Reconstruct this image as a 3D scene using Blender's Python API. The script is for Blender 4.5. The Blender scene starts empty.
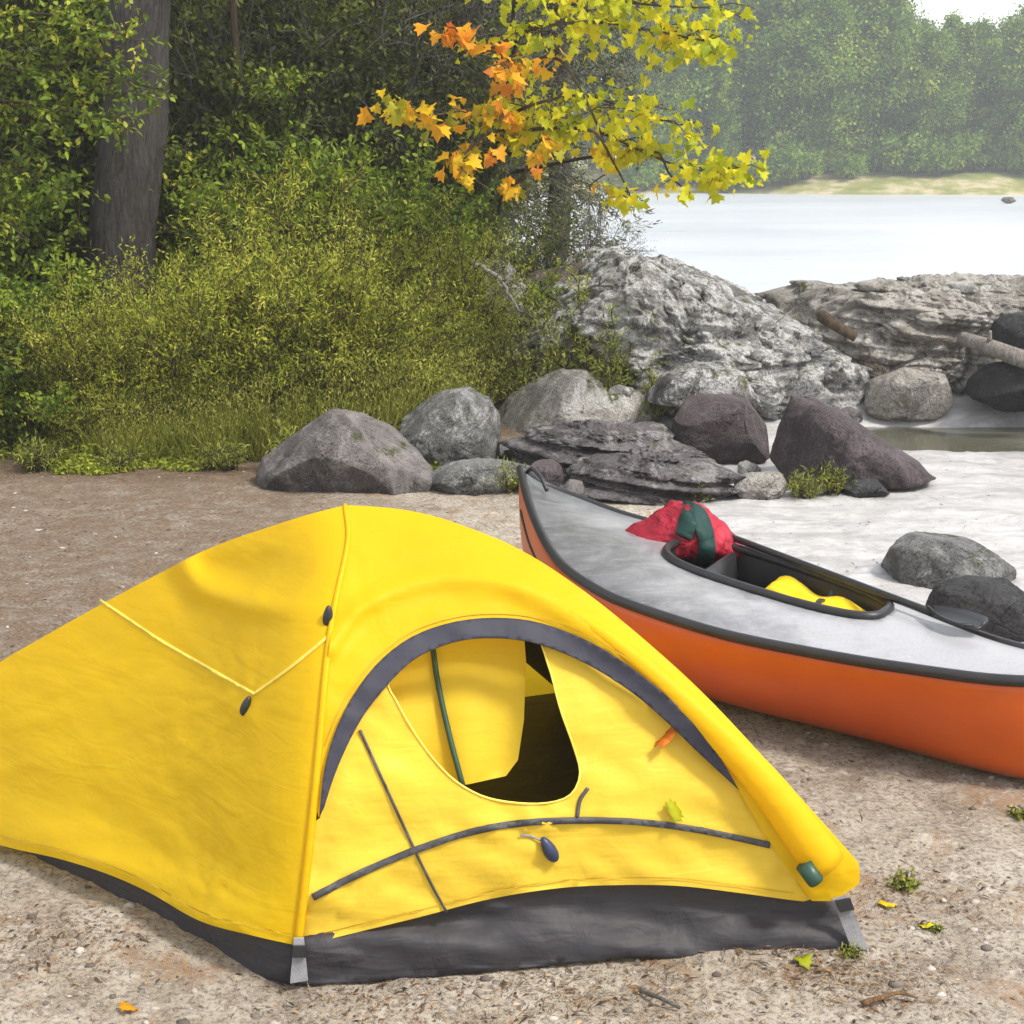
import bpy, bmesh, math, random
import numpy as np
from mathutils import Vector, Matrix, noise, geometry
SC = bpy.context.scene
COL = SC.collection
rng = np.random.default_rng(7)
random.seed(7)
R = math.radians

# ------------------------------------------------------------------ camera
F = 1600.0; CX = CY = 512.0; H = 2.0
PITCH = math.atan(362 / F)
CP, SP = math.cos(PITCH), math.sin(PITCH)
cam = bpy.data.cameras.new('camera'); cam_o = bpy.data.objects.new('camera', cam)
COL.objects.link(cam_o)
cam_o.location = (0, 0, H); cam_o.rotation_euler = (math.pi / 2 - PITCH, 0, 0)
cam.sensor_width = 36; cam.lens = F / 1024 * 36
cam.clip_start = .05; cam.clip_end = 3000
SC.camera = cam_o

def ray(px, py):
    dx, dy = (px - CX) / F, (CY - py) / F
    return Vector((dx, CP + dy * SP, -SP + dy * CP))
def at_z(px, py, z=0.0):
    d = ray(px, py); t = (z - H) / d.z
    return Vector((0, 0, H)) + d * t
def at_y(px, py, Y):
    d = ray(px, py); return Vector((0, 0, H)) + d * (Y / d.y)

# ------------------------------------------------------------------ objects
def tag(o, label=None, cat=None, group=None, kind=None):
    if label: o['label'] = label
    if cat: o['category'] = cat
    if group: o['group'] = group
    if kind: o['kind'] = kind
    return o
def empty(name, loc, label, cat, group=None):
    o = bpy.data.objects.new(name, None); COL.objects.link(o)
    o.location = loc; o.empty_display_size = .1
    return tag(o, label, cat, group)
def link(name, me, mat=None, parent=None):
    o = bpy.data.objects.new(name, me); COL.objects.link(o)
    if mat is not None: me.materials.append(mat)
    if parent is not None:
        o.parent = parent
        o.matrix_parent_inverse = Matrix.Translation(-Vector(parent.location))
    return o
def copy_tree(o, parent=None):
    c = o.copy(); COL.objects.link(c)
    if parent is not None: c.parent = parent
    for ch in list(o.children): copy_tree(ch, c)
    return c
def mesh(verts, faces, smooth=True, name='mesh'):
    me = bpy.data.meshes.new(name)
    me.from_pydata([tuple(v) for v in verts], [], faces); me.update()
    if smooth: me.polygons.foreach_set('use_smooth', [True] * len(me.polygons))
    return me
def mesh_np(V, FV, tint=None, smooth=False):
    """V (n,3); FV (m,k) equal sized faces"""
    me = bpy.data.meshes.new('mesh')
    me.vertices.add(len(V)); me.vertices.foreach_set('co', np.ascontiguousarray(V, np.float32).ravel())
    m, k = FV.shape
    me.loops.add(m * k); me.loops.foreach_set('vertex_index', np.ascontiguousarray(FV, np.int32).ravel())
    me.polygons.add(m)
    me.polygons.foreach_set('loop_start', np.arange(0, m * k, k, dtype=np.int32))
    if smooth: me.polygons.foreach_set('use_smooth', np.ones(m, bool))
    me.update(calc_edges=True)
    if tint is not None:
        a = me.attributes.new('tint', 'FLOAT', 'POINT'); a.data.foreach_set('value', np.ascontiguousarray(tint, np.float32))
    me.validate()
    return me
def smoothstep(a, b, x):
    t = np.clip((x - a) / (b - a), 0, 1); return t * t * (3 - 2 * t)
def spline(pts, n):
    """Catmull-Rom through the points, n samples"""
    P = np.array([list(p) for p in pts], float)
    d = np.r_[0, np.cumsum(np.linalg.norm(np.diff(P, axis=0), axis=1) ** .5 + 1e-9)]
    T = np.linspace(0, d[-1], n); m = np.zeros_like(P)
    m[1:-1] = (P[2:] - P[:-2]) / (d[2:] - d[:-2])[:, None]
    m[0] = (P[1] - P[0]) / (d[1] - d[0]); m[-1] = (P[-1] - P[-2]) / (d[-1] - d[-2])
    i = np.clip(np.searchsorted(d, T, 'right') - 1, 0, len(P) - 2)
    h = (d[i + 1] - d[i])[:, None]; t = ((T - d[i])[:, None]) / h
    return ((2*t**3-3*t**2+1)*P[i] + (t**3-2*t**2+t)*h*m[i] + (-2*t**3+3*t**2)*P[i+1] + (t**3-t**2)*h*m[i+1])
def tubes(lines, sides=6, cap=True):
    """lines: list of (points (n,3), radii (n,))  -> one mesh"""
    V, FV = [], []
    for P, rr in lines:
        P = np.asarray(P, float); n = len(P)
        rr = np.broadcast_to(np.asarray(rr, float), (n,))
        T = np.gradient(P, axis=0); T /= np.linalg.norm(T, axis=1)[:, None] + 1e-12
        ref = np.array([0, 0, 1.]) if abs(T[0][2]) < .9 else np.array([1., 0, 0])
        base = len(V)
        for k in range(n):
            u = np.cross(T[k], ref); u /= np.linalg.norm(u) + 1e-12
            w = np.cross(u, T[k]); ref = w
            for s in range(sides):
                a = 2 * math.pi * s / sides
                V.append(P[k] + rr[k] * (math.cos(a) * u + math.sin(a) * w))
        for k in range(n - 1):
            for s in range(sides):
                a, b = base + k * sides + s, base + k * sides + (s + 1) % sides
                FV.append((a, b, b + sides, a + sides))
        if cap:
            FV.append(tuple(base + s for s in range(sides))[::-1])
            FV.append(tuple(base + (n - 1) * sides + s for s in range(sides)))
    return mesh(V, FV)

# ------------------------------------------------------------------ materials
class NT:
    def __init__(self, name):
        self.m = bpy.data.materials.new(name); self.m.use_nodes = True
        self.t = self.m.node_tree; self.t.nodes.clear()
        self.out = self.t.nodes.new('ShaderNodeOutputMaterial')
    def n(self, ty, ins=None, **kw):
        nd = self.t.nodes.new(ty)
        for k, v in kw.items(): setattr(nd, k, v)
        for k, v in (ins or {}).items():
            s = nd.inputs[k]
            if isinstance(v, bpy.types.NodeSocket): self.t.links.new(v, s)
            else: s.default_value = v
        return nd
    def coord(self, w='Object'): return self.n('ShaderNodeTexCoord').outputs[w]
    def noise(self, vec, scale, detail=5, rough=.6, dist=0):
        return self.n('ShaderNodeTexNoise', {'Vector': vec, 'Scale': scale, 'Detail': detail, 'Roughness': rough, 'Distortion': dist}).outputs['Fac']
    def ramp(self, fac, stops, interp='LINEAR'):
        nd = self.n('ShaderNodeValToRGB', {'Fac': fac}); cr = nd.color_ramp; cr.interpolation = interp
        while len(cr.elements) < len(stops): cr.elements.new(.5)
        for e, (p, c) in zip(cr.elements, stops):
            e.position = p; e.color = (c if hasattr(c, '__len__') else (c, c, c)) if False else ((*c, 1) if hasattr(c, '__len__') else (c, c, c, 1))
        return nd.outputs['Color']
    def mix(self, fac, a, b, mode='MIX'):
        nd = self.n('ShaderNodeMix', data_type='RGBA', blend_type=mode)
        for s, v in ((nd.inputs[0], fac), (nd.inputs[6], a), (nd.inputs[7], b)):
            if isinstance(v, bpy.types.NodeSocket): self.t.links.new(v, s)
            elif hasattr(v, '__len__'): s.default_value = (*v, 1)
            else: s.default_value = v
        return nd.outputs[2]
    def math(self, op, a, b=0.0, clamp=False):
        nd = self.n('ShaderNodeMath', operation=op, use_clamp=clamp)
        for s, v in ((nd.inputs[0], a), (nd.inputs[1], b)):
            if isinstance(v, bpy.types.NodeSocket): self.t.links.new(v, s)
            else: s.default_value = v
        return nd.outputs[0]
    def bump(self, h, strength, dist=.01, normal=None):
        ins = {'Height': h, 'Strength': strength, 'Distance': dist}
        if normal is not None: ins['Normal'] = normal
        return self.n('ShaderNodeBump', ins).outputs['Normal']
    def pbr(self, col, rough=.6, normal=None, spec=.4, metal=0.0, **kw):
        ins = {'Base Color': col if isinstance(col, bpy.types.NodeSocket) else (*col, 1), 'Roughness': rough,
               'Specular IOR Level': spec, 'Metallic': metal}
        if normal is not None: ins['Normal'] = normal
        ins.update(kw)
        return self.n('ShaderNodeBsdfPrincipled', ins).outputs[0]
    def done(self, sh):
        self.t.links.new(sh, self.out.inputs['Surface']); return self.m
    def add_trans(self, sh, col, fac, normal=None):
        ins = {'Color': col if isinstance(col, bpy.types.NodeSocket) else (*col, 1)}
        tr = self.n('ShaderNodeBsdfTranslucent', ins).outputs[0]
        return self.n('ShaderNodeMixShader', {0: fac, 1: sh, 2: tr}).outputs[0]

def mat_simple(name, col, rough=.6, spec=.4, bscale=120, bstr=.15, var=.25, metal=0.0):
    k = NT(name); c = k.coord()
    n1 = k.noise(c, 9, 4); n2 = k.noise(c, bscale, 3)
    cc = k.ramp(n1, [(.3, tuple(x * (1 - var) for x in col)), (.7, tuple(min(1, x * (1 + var)) for x in col))])
    return k.done(k.pbr(cc, rough, k.bump(n2, bstr, .004), spec, metal))

def mat_fabric(name, col, trans=.3, tcol=None, rough=.45, wr=.35):
    k = NT(name); c = k.coord()
    n0 = k.noise(c, 2.2, 3); n1 = k.noise(c, 7, 4, .55, .6); n2 = k.noise(c, 420, 2)
    st = k.n('ShaderNodeMapping', {'Vector': c, 'Scale': (1.5, 1.5, 9)}).outputs[0]
    n3 = k.noise(st, 2.5, 4, .5, .8)
    cc = k.ramp(n0, [(.3, tuple(x * .93 for x in col)), (.7, tuple(min(1, x * 1.05) for x in col))])
    dirt = k.ramp(k.noise(c, 14, 6, .7), [(.66, 0), (.8, 1)])
    cc = k.mix(k.math('MULTIPLY', dirt, .18), cc, (.25, .18, .06))
    cr1 = k.ramp(k.math('ABSOLUTE', k.math('SUBTRACT', k.noise(k.n('ShaderNodeMapping', {'Vector': c, 'Rotation': (.3, .5, -.4), 'Scale': (.6, .6, 2.0)}).outputs[0], 2.2, 2, .4, .5), .5)), [(0, 1), (.05, 0)])
    cr2 = k.ramp(k.math('ABSOLUTE', k.math('SUBTRACT', k.noise(k.n('ShaderNodeMapping', {'Vector': c, 'Location': (4, 2, 7), 'Rotation': (.5, .7, .3), 'Scale': (.5, .5, 2.0)}).outputs[0], 2.4, 2, .4, .4), .5)), [(0, 1), (.045, 0)])
    msk = k.ramp(k.noise(c, 1.9, 3), [(.45, 0), (.6, 1)])
    b = k.bump(k.math('MULTIPLY', k.math('ADD', cr1, cr2), msk), wr * .42, .006)
    b = k.bump(n1, wr * .55, .03, b); b = k.bump(n3, wr * .5, .02, b); b = k.bump(n2, .12, .002, b)
    sh = k.pbr(cc, rough, b, .22)
    if trans > 0: sh = k.add_trans(sh, tcol or col, trans)
    return k.done(sh)

def mat_rock(name, dark, light, lichen=.0, moss=.0, lich_col=(.62, .61, .57), scale=1.0, split=.5, tone=None):
    k = NT(name); c = k.coord()
    geo = k.n('ShaderNodeNewGeometry')
    big = k.noise(c, 2.4 * scale, 8, .62, .8); mid = k.noise(c, 9 * scale, 10, .75, .3); fine = k.noise(c, 70 * scale, 6, .7)
    dv = k.mix(.12, c, k.n('ShaderNodeTexNoise', {'Vector': c, 'Scale': 5.0 * scale, 'Detail': 6}).outputs['Color'])
    vein = k.n('ShaderNodeTexVoronoi', {'Vector': dv, 'Scale': 3.6 * scale}, feature='DISTANCE_TO_EDGE').outputs['Distance']
    up = k.n('ShaderNodeSeparateXYZ', {0: geo.outputs['Normal']}).outputs[2]
    m = k.math('ADD', k.math('MULTIPLY', big, .55), k.math('MULTIPLY', mid, .45))
    m = k.math('ADD', m, k.math('MULTIPLY', up, .045))
    col = k.ramp(m, [(split - .075, dark), (split + .01, tuple(a * .5 + b * .5 for a, b in zip(dark, light))), (split + .10, light)])
    col = k.mix(k.ramp(fine, [(.36, .8), (.56, 0)]), col, tuple(x * .40 for x in dark))
    spk = k.ramp(k.noise(c, 150 * scale, 4, .7), [(.54, 0), (.64, 1)])
    col = k.mix(k.math('MULTIPLY', spk, .45), col, tuple(min(1, x * 1.5) for x in light))
    crk = k.math('MULTIPLY', k.ramp(vein, [(0, 1), (.022, 0)]), k.ramp(k.noise(c, 3 * scale, 3), [(.48, 0), (.58, .8)]))
    col = k.mix(crk, col, tuple(x * .3 for x in dark))
    stain = k.ramp(k.noise(c, 1.7 * scale, 7, .62, 1.2), [(.46, 0), (.54, 1)])
    col = k.mix(k.math('MULTIPLY', stain, .45), col, tuple(x * .75 for x in dark))
    wash = k.ramp(k.noise(k.n('ShaderNodeMapping', {'Vector': c, 'Location': (3.1, 1.7, 5.2)}).outputs[0], 1.9 * scale, 8, .68, .9), [(.52, 0), (.60, 1)])
    col = k.mix(k.math('MULTIPLY', wash, .4), col, tuple(min(1, x * 1.35) for x in light))
    if lichen:
        lm = k.ramp(k.noise(c, 4.5 * scale, 9, .78, .8), [(.62 - lichen * .3, 0), (.68 - lichen * .3, 1)])
        lm = k.math('MULTIPLY', lm, k.ramp(k.noise(c, 45 * scale, 5, .7), [(.38, .15), (.55, 1)]))
        col = k.mix(lm, col, lich_col)
    if moss:
        mm = k.math('ADD', k.noise(c, 5 * scale, 7, .7), k.math('MULTIPLY', up, .08))
        mm = k.ramp(mm, [(.68 - moss * .3, 0), (.76 - moss * .3, 1)])
        col = k.mix(mm, col, k.ramp(fine, [(.35, (.035, .045, .012)), (.7, (.14, .15, .04))]))
    h = k.math('ADD', k.math('MULTIPLY', mid, .7), k.math('MULTIPLY', fine, .3))
    b = k.bump(h, .9, .06); b = k.bump(k.math('SUBTRACT', 1.0, crk), .6, .02, b)
    b = k.bump(fine, .5, .012, b)
    return k.done(k.pbr(col, .82, b, .3))

def mat_leaf(name, stops, trans=.35, rough=.5):
    k = NT(name)
    a = k.n('ShaderNodeAttribute', attribute_name='tint').outputs['Fac']
    cc = k.ramp(a, stops)
    sh = k.pbr(cc, rough, None, .18)
    tc = k.mix(.5, cc, (1, 1, .3), 'MULTIPLY')
    return k.done(k.add_trans(sh, k.mix(.5, cc, tc), trans))

def mat_bark(name, dark, light, vs=6):
    k = NT(name); c = k.coord()
    st = k.n('ShaderNodeMapping', {'Vector': c, 'Scale': (vs, vs, 1)}).outputs[0]
    n1 = k.noise(st, 5, 10, .78, .8); n2 = k.noise(c, 60, 6, .75); n3 = k.noise(c, 2, 4)
    f = k.math('ADD', k.math('MULTIPLY', n1, .6), k.math('ADD', k.math('MULTIPLY', n3, .2), k.math('MULTIPLY', n2, .2)))
    cc = k.ramp(f, [(.40, dark), (.60, light)])
    b = k.bump(n1, .9, .05); b = k.bump(n2, .4, .01, b)
    return k.done(k.pbr(cc, .9, b, .15))

YEL = (.80, .52, .005)
M_FLY = mat_fabric('yellow_nylon', YEL, .36, (.97, .68, .02), .52, .34)
M_DOOR = mat_fabric('pale_yellow_nylon', (.88, .61, .055), .30, (.95, .68, .06), .45, .40)
M_SKIRT = mat_fabric('dark_grey_nylon', (.040, .038, .043), 0, None, .55, .7)
M_INSHADE = mat_fabric('interior_shade_dark', (.018, .017, .019), 0, None, .8, .3)  # near-black tone standing for the shade inside the tent
M_CURTAIN = mat_fabric('inner_yellow_nylon', (.92, .66, .04), .40, (.95, .6, .02), .5, .35)
M_TRIM = mat_fabric('navy_grey_webbing', (.040, .040, .055), 0, None, .55, .25)
M_SEAM = mat_simple('pale_seam_tape', (.84, .62, .09), .5)
M_ZIP = mat_simple('grey_zip_tape', (.055, .055, .058), .5, .4, 300, .4)
M_BLACK = mat_simple('black_plastic', (.018, .018, .020), .42, .5)
M_STRAP = mat_simple('light_grey_webbing', (.27, .27, .285), .75, .3, 260, .6, .35)
M_GREENPL = mat_simple('dark_green_plastic', (.02, .06, .04), .4)

# ------------------------------------------------------------------ light
SUN_DIR = Vector((.52, -.30, .80)).normalized()       # towards the sun
w = bpy.data.worlds.new('World'); SC.world = w; w.use_nodes = True
nt = w.node_tree; bg = nt.nodes['Background']
sky = nt.nodes.new('ShaderNodeTexSky'); sky.sky_type = 'NISHITA'; sky.sun_disc = False
sky.sun_elevation = math.asin(SUN_DIR.z); sky.sun_rotation = math.atan2(SUN_DIR.x, SUN_DIR.y)
sky.dust_density = 4.0; sky.air_density = 1.0; sky.ozone_density = 1.0
tc = nt.nodes.new('ShaderNodeTexCoord'); sx = nt.nodes.new('ShaderNodeSeparateXYZ'); nt.links.new(tc.outputs['Generated'], sx.inputs[0])
mr = nt.nodes.new('ShaderNodeMapRange'); mr.inputs[1].default_value = .55; mr.inputs[2].default_value = .05; nt.links.new(sx.outputs[2], mr.inputs[0])
cn = nt.nodes.new('ShaderNodeTexNoise'); cn.inputs['Scale'].default_value = 3.0; cn.inputs['Detail'].default_value = 6; nt.links.new(tc.outputs['Generated'], cn.inputs['Vector'])
mu = nt.nodes.new('ShaderNodeMath'); mu.operation = 'MULTIPLY_ADD'; mu.use_clamp = True; nt.links.new(mr.outputs[0], mu.inputs[0]); mu.inputs[1].default_value = .55; nt.links.new(cn.outputs['Fac'], mu.inputs[2])
mxs = nt.nodes.new('ShaderNodeMix'); mxs.data_type = 'RGBA'; nt.links.new(mu.outputs[0], mxs.inputs[0]); nt.links.new(sky.outputs[0], mxs.inputs[6]); mxs.inputs[7].default_value = (7.4, 7.5, 7.7, 1)
nt.links.new(mxs.outputs[2], bg.inputs[0]); bg.inputs[1].default_value = .15
sun = bpy.data.lights.new('sun', 'SUN'); sun.energy = 3.0; sun.angle = R(10); sun.color = (1, .95, .87)
sun_o = bpy.data.objects.new('sun', sun); COL.objects.link(sun_o)
sun_o.rotation_euler = SUN_DIR.to_track_quat('Z', 'Y').to_euler()
SC.view_settings.view_transform = 'Standard'; SC.view_settings.look = 'None'
SC.view_settings.exposure = .48; SC.view_settings.gamma = 1
SC.cycles.use_denoising = True
try: SC.cycles.denoiser = 'OPENIMAGEDENOISE'
except Exception: pass
SC.cycles.max_bounces = 8; SC.cycles.diffuse_bounces = 4; SC.cycles.transmission_bounces = 6
SC.cycles.sample_clamp_indirect = 6
SC.cycles.volume_bounces = 1
SC.cycles.use_adaptive_sampling = True; SC.cycles.adaptive_threshold = .025

# ------------------------------------------------------------------ ground
def axis(segs):
    out = [segs[0][0]]
    for a, b, st in segs:
        n = max(1, int(round((b - a) / st))); out += list(np.linspace(a, b, n + 1)[1:])
    return np.array(out)
GX = axis([(-300, -60, 20), (-60, -12, 4), (-12, -5, .35), (-5, -2.4, .08), (-2.4, 2.4, .026), (2.4, 5.5, .06), (5.5, 14, .35), (14, 60, 4), (60, 300, 20)])
GY = axis([(-20, 2.6, 1.5), (2.6, 8.6, .026), (8.6, 13, .06), (13, 20, .22), (20, 60, 3), (60, 110, 1.2), (110, 200, 9), (200, 400, 30)])
def fbm(X, Y, sc, seed=0, octv=3):
    out = np.zeros_like(X)
    for i in range(X.shape[0]):
        for j in range(X.shape[1]):
            out[i, j] = noise.fractal(Vector((X[i, j] * sc, Y[i, j] * sc, seed)), 1.0, 2.1, octv)
    return out
def lake_edge(X):            # Y of the near lake margin for each X
    return 15.2 + 5.5 * (1 - smoothstep(-1.0, 2.0, X)) + 500 * (1 - smoothstep(-6.0, -.6, X))
def ground_h(X, Y):
    X = np.asarray(X, float); Y = np.asarray(Y, float)
    left = 1 - smoothstep(-1.2, 1.6, X)
    z = 1.1 * smoothstep(10.3, 17, Y) * left
    z = z + .35 * smoothstep(11.6, 13.2, Y) * (1 - left)
    z = z - .10 * smoothstep(10.6, 11.3, Y) * (1 - smoothstep(11.7, 12.1, Y)) * smoothstep(2.1, 2.6, X)
    e = lake_edge(X)
    z = np.where(Y > e - 1.2, z + (-1.1 - z) * smoothstep(e - 1.2, e + .8, Y), z)
    far = 83.2 - .06 * np.clip(X, -50, 80) + 1.2 * np.sin(X * .21) + .6 * np.sin(X * .63 + 1)
    z = np.where(Y > 60, z + (.9 - z) * smoothstep(far - 2.0, far + 9, Y), z)
    return z
XX, YY = np.meshgrid(GX, GY)
ZZ = ground_h(XX, YY)
near = ((YY > 2.5) & (YY < 20) & (np.abs(XX) < 8)).astype(float)
nz = np.zeros_like(XX)
sel = near > 0
for i, j in zip(*np.nonzero(sel)):
    v = Vector((XX[i, j], YY[i, j], 0))
    nz[i, j] = .016 * noise.fractal(v * 1.3, 1, 2, 3) + .009 * noise.fractal(v * 6, 1, 2, 3) + .0045 * noise.noise(v * 24)
ZZ = ZZ + nz
ny, nx = XX.shape
V = np.stack([XX, YY, ZZ], -1).reshape(-1, 3)
idx = np.arange(ny * nx).reshape(ny, nx)
FV = np.stack([idx[:-1, :-1], idx[:-1, 1:], idx[1:, 1:], idx[1:, :-1]], -1).reshape(-1, 4)
me = mesh_np(V, FV, None, True)
# soil zones: pale silt beach to the right, leaf litter to the left and back, grass on the far shore
xs, ys = V[:, 0], V[:, 1]
pe = .55 + .55 * (7.3 - ys) * .55                       # edge of the pale beach as X over Y
silt = smoothstep(-.25, .75, xs - np.where(ys < 7.3, .75 + (7.3 - ys) * .62, .75 + (ys - 7.3) * .02)) * smoothstep(3.5, 5.2, ys) * (1 - smoothstep(12.6, 14, ys))
a = me.attributes.new('silt', 'FLOAT', 'POINT'); a.data.foreach_set('value', silt.astype(np.float32))
litter = np.maximum(smoothstep(8.4, 10.6, ys) * (1 - smoothstep(-1.0, 1.2, xs)), .55 * smoothstep(4.3, 5.4, ys) * (1 - smoothstep(-1.4, .4, xs)))
a = me.attributes.new('litter', 'FLOAT', 'POINT'); a.data.foreach_set('value', litter.astype(np.float32))
shore = smoothstep(60, 62, ys)
a = me.attributes.new('shore', 'FLOAT', 'POINT'); a.data.foreach_set('value', shore.astype(np.float32))
k = NT('sandy_soil'); c = k.coord()
A = lambda nm: k.n('ShaderNodeAttribute', attribute_name=nm).outputs['Fac']
n1 = k.noise(c, 1.3, 6, .65, .3); n2 = k.noise(c, 7, 8, .72); n3 = k.noise(c, 55, 6, .7); n4 = k.noise(c, 260, 4, .7)
soil = k.ramp(k.math('ADD', k.math('MULTIPLY', n1, .5), k.math('MULTIPLY', n2, .5)),
              [(.36, (.185, .148, .10)), (.48, (.36, .315, .245)), (.62, (.53, .49, .41))])
soil = k.mix(k.ramp(n3, [(.38, .8), (.54, 0)]), soil, (.095, .07, .054))
soil = k.mix(k.ramp(k.noise(c, 22, 8, .75, .4), [(.55, 0), (.66, .8)]), soil, (.54, .49, .44))
soil = k.mix(k.ramp(k.noise(c, 17, 8, .75, .4), [(.57, 0), (.66, .7)]), soil, (.12, .085, .06))
soil = k.mix(k.ramp(n4, [(.52, 0), (.66, .7)]), soil, (.50, .45, .41))
orange = k.ramp(k.noise(c, 3.1, 7, .75, .5), [(.54, 0), (.63, .85)])
soil = k.mix(k.math('MULTIPLY', orange, k.ramp(n3, [(.4, .1), (.6, 1)])), soil, (.26, .13, .045))
lit = k.ramp(k.math('ADD', k.math('MULTIPLY', n2, .5), k.math('MULTIPLY', n3, .5)), [(.38, (.05, .034, .022)), (.52, (.15, .105, .07)), (.66, (.27, .20, .145))])
lm = k.ramp(k.math('ADD', A('litter'), k.math('MULTIPLY', k.math('SUBTRACT', n2, .5), 1.2)), [(.3, 0), (.62, 1)])
soil = k.mix(lm, soil, lit)
white = k.ramp(k.math('ADD', k.math('MULTIPLY', n2, .6), k.math('MULTIPLY', n1, .4)), [(.36, (.33, .315, .305)), (.46, (.46, .45, .44)), (.58, (.56, .555, .55))])
white = k.mix(k.ramp(n3, [(.36, .3), (.50, 0)]), white, (.34, .32, .30))
white = k.mix(k.ramp(k.noise(c, 3.4, 9, .78, 1.0), [(.52, 0), (.64, .7)]), white, (.29, .28, .275))
stq = k.noise(k.n('ShaderNodeMapping', {'Vector': c, 'Rotation': (0, 0, .35), 'Scale': (.8, 4.5, 1)}).outputs[0], 1.4, 8, .7, .7)
white = k.mix(k.ramp(stq, [(.50, 0), (.62, .6)]), white, (.27, .265, .265))
sm = k.ramp(k.math('ADD', A('silt'), k.math('MULTIPLY', k.math('SUBTRACT', k.noise(c, 2.4, 9, .75, .6), .5), 1.5)), [(.42, 0), (.6, 1)])
soil = k.mix(sm, soil, white)
gr = k.ramp(k.noise(c, .5, 6, .7), [(.40, (.42, .36, .24)), (.52, (.22, .22, .07)), (.65, (.13, .16, .04))])
soil = k.mix(A('shore'), soil, gr)
hh = k.math('ADD', k.math('MULTIPLY', n3, .6), k.math('MULTIPLY', n4, .4))
b = k.bump(n2, .5, .03); b = k.bump(hh, k.math('SUBTRACT', .8, k.math('MULTIPLY', sm, .55)), .012, b)
wet = k.math('MULTIPLY', sm, .58)
M_SOIL = k.done(k.pbr(soil, k.math('SUBTRACT', .92, wet), b, .25))
ground = link('ground', me, M_SOIL); tag(ground, None, None, None, 'structure')
ground['label'] = 'sandy campsite soil running down to pale silt by the water'

# lake
k = NT('lake_water'); c = k.coord()
mp = k.n('ShaderNodeMapping', {'Vector': c, 'Scale': (.35, 1, 1)}).outputs[0]
wn = k.noise(mp, 1.6, 5, .6); wn2 = k.noise(mp, .12, 3)
b = k.bump(wn, .35, .12)
wc = k.ramp(wn2, [(.35, (.47, .505, .545)), (.65, (.53, .56, .60))])
M_LAKE = k.done(k.pbr(wc, k.math('ADD', k.math('MULTIPLY', wn2, .15), .22), b, .5))
me = mesh([(-150, 13.0, -.25), (150, 13.0, -.25), (150, 108, -.25), (-150, 108, -.25)], [(0, 1, 2, 3)], False)
lake = link('lake_water', me, M_LAKE); lake['kind'] = 'structure'
k = NT('pool_water'); c = k.coord()
b = k.bump(k.noise(c, 6, 4), .15, .03)
M_POOL = k.done(k.pbr((.10, .10, .07), .08, b, .5))
me = mesh([(2.0, 10.4, -.035), (6.5, 10.4, -.035), (6.5, 12.4, -.035), (2.0, 12.4, -.035)], [(0, 1, 2, 3)], False)
pool = link('pool_water', me, M_POOL); pool['kind'] = 'structure'

# ------------------------------------------------------------------ tent
GA = at_z(298, 984); GB = at_z(860, 948)
KX = (GB.y - GA.y) / (GB.x - GA.x)
ZM, AF = 1.12, .85
def front_Y(x, z):
    q = np.clip(z / ZM, 0, .9995)
    return GA.y + KX * (x - GA.x) + AF * (1 - math.sqrt(1 - q * q))
def solve(px, py, fn):
    d = ray(px, py); lo, hi = 1.5, 9.0
    for _ in range(48):
        t = (lo + hi) / 2
        p = Vector((0, 0, H)) + d * t
        if fn(p) > 0: hi = t
        else: lo = t
    return (lo + hi) / 2, d
def t_front(px, py): return solve(px, py, lambda p: p.y - front_Y(p.x, p.z))
tT, dT = t_front(346, 505); PT = Vector((0, 0, H)) + dT * tT
LDIR = (at_z(0, 850) - GA); LDIR.z = 0; LDIR.normalize()
LN = Vector((-LDIR.y, LDIR.x, 0));
if LN.dot(PT - GA) < 0: LN = -LN
NT_ = LN.dot(PT - GA)
def left_n(z): return NT_ * (max(z, 0) / PT.z) ** 1.3
def t_left(px, py): return solve(px, py, lambda p: LN.dot(p - GA) - left_n(p.z))
RIBA = spline([(346, 505), (349, 540), (337, 600), (329, 650), (319, 760), (309, 860), (299, 946), (296, 984)], 60)
def riba_x(py): return float(np.interp(py, RIBA[:, 1], RIBA[:, 0]))
SLEEVE = spline([(330, 650), (350, 618), (385, 594), (430, 580), (480, 578), (530, 592), (590, 626), (650, 672), (710, 727), (768, 788), (826, 866)], 80)
def fold(px, py):
    d = np.hypot(SLEEVE[:, 0] - px, SLEEVE[:, 1] - py); i = int(np.argmin(d)); s = i / 79
    wpx = 8 + 14 * s
    return (.024 + .014 * s) * math.exp(-(d[i] / wpx) ** 2)
def radial(px, py, cx_, cy_, reach, seed, freq=5.0):
    dx, dy = px - cx_, py - cy_; d = math.hypot(dx, dy)
    if d > reach * 3: return 0.0
    a_ = math.atan2(dy, dx)
    r_ = 1 - abs(noise.noise(Vector((a_ * freq, seed, d / 260)))) * 3.2
    return max(0.0, r_) ** 1.5 * math.exp(-d / reach) * min(1, d / 14.0)
def front(px, py, off=0.0, wrinkle=0.0, sleeve=False):
    t, d = t_front(px, py)
    if wrinkle:
        off = off + wrinkle * (noise.fractal(Vector((px / 90, py / 55, 3)), 1, 2, 3) + .6 * noise.noise(Vector((px / 160 + py / 120, (py - .55 * px) / 26, 9))))
        off = off - wrinkle * 1.3 * (radial(px, py, 300, 946, 120, 1) + radial(px, py, 835, 890, 130, 2) + radial(px, py, 549, 846, 50, 3, 3) + .7 * radial(px, py, 346, 505, 110, 4))
    if sleeve: off = off - fold(px, py)
    return Vector((0, 0, H)) + d * (t + off)
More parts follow.
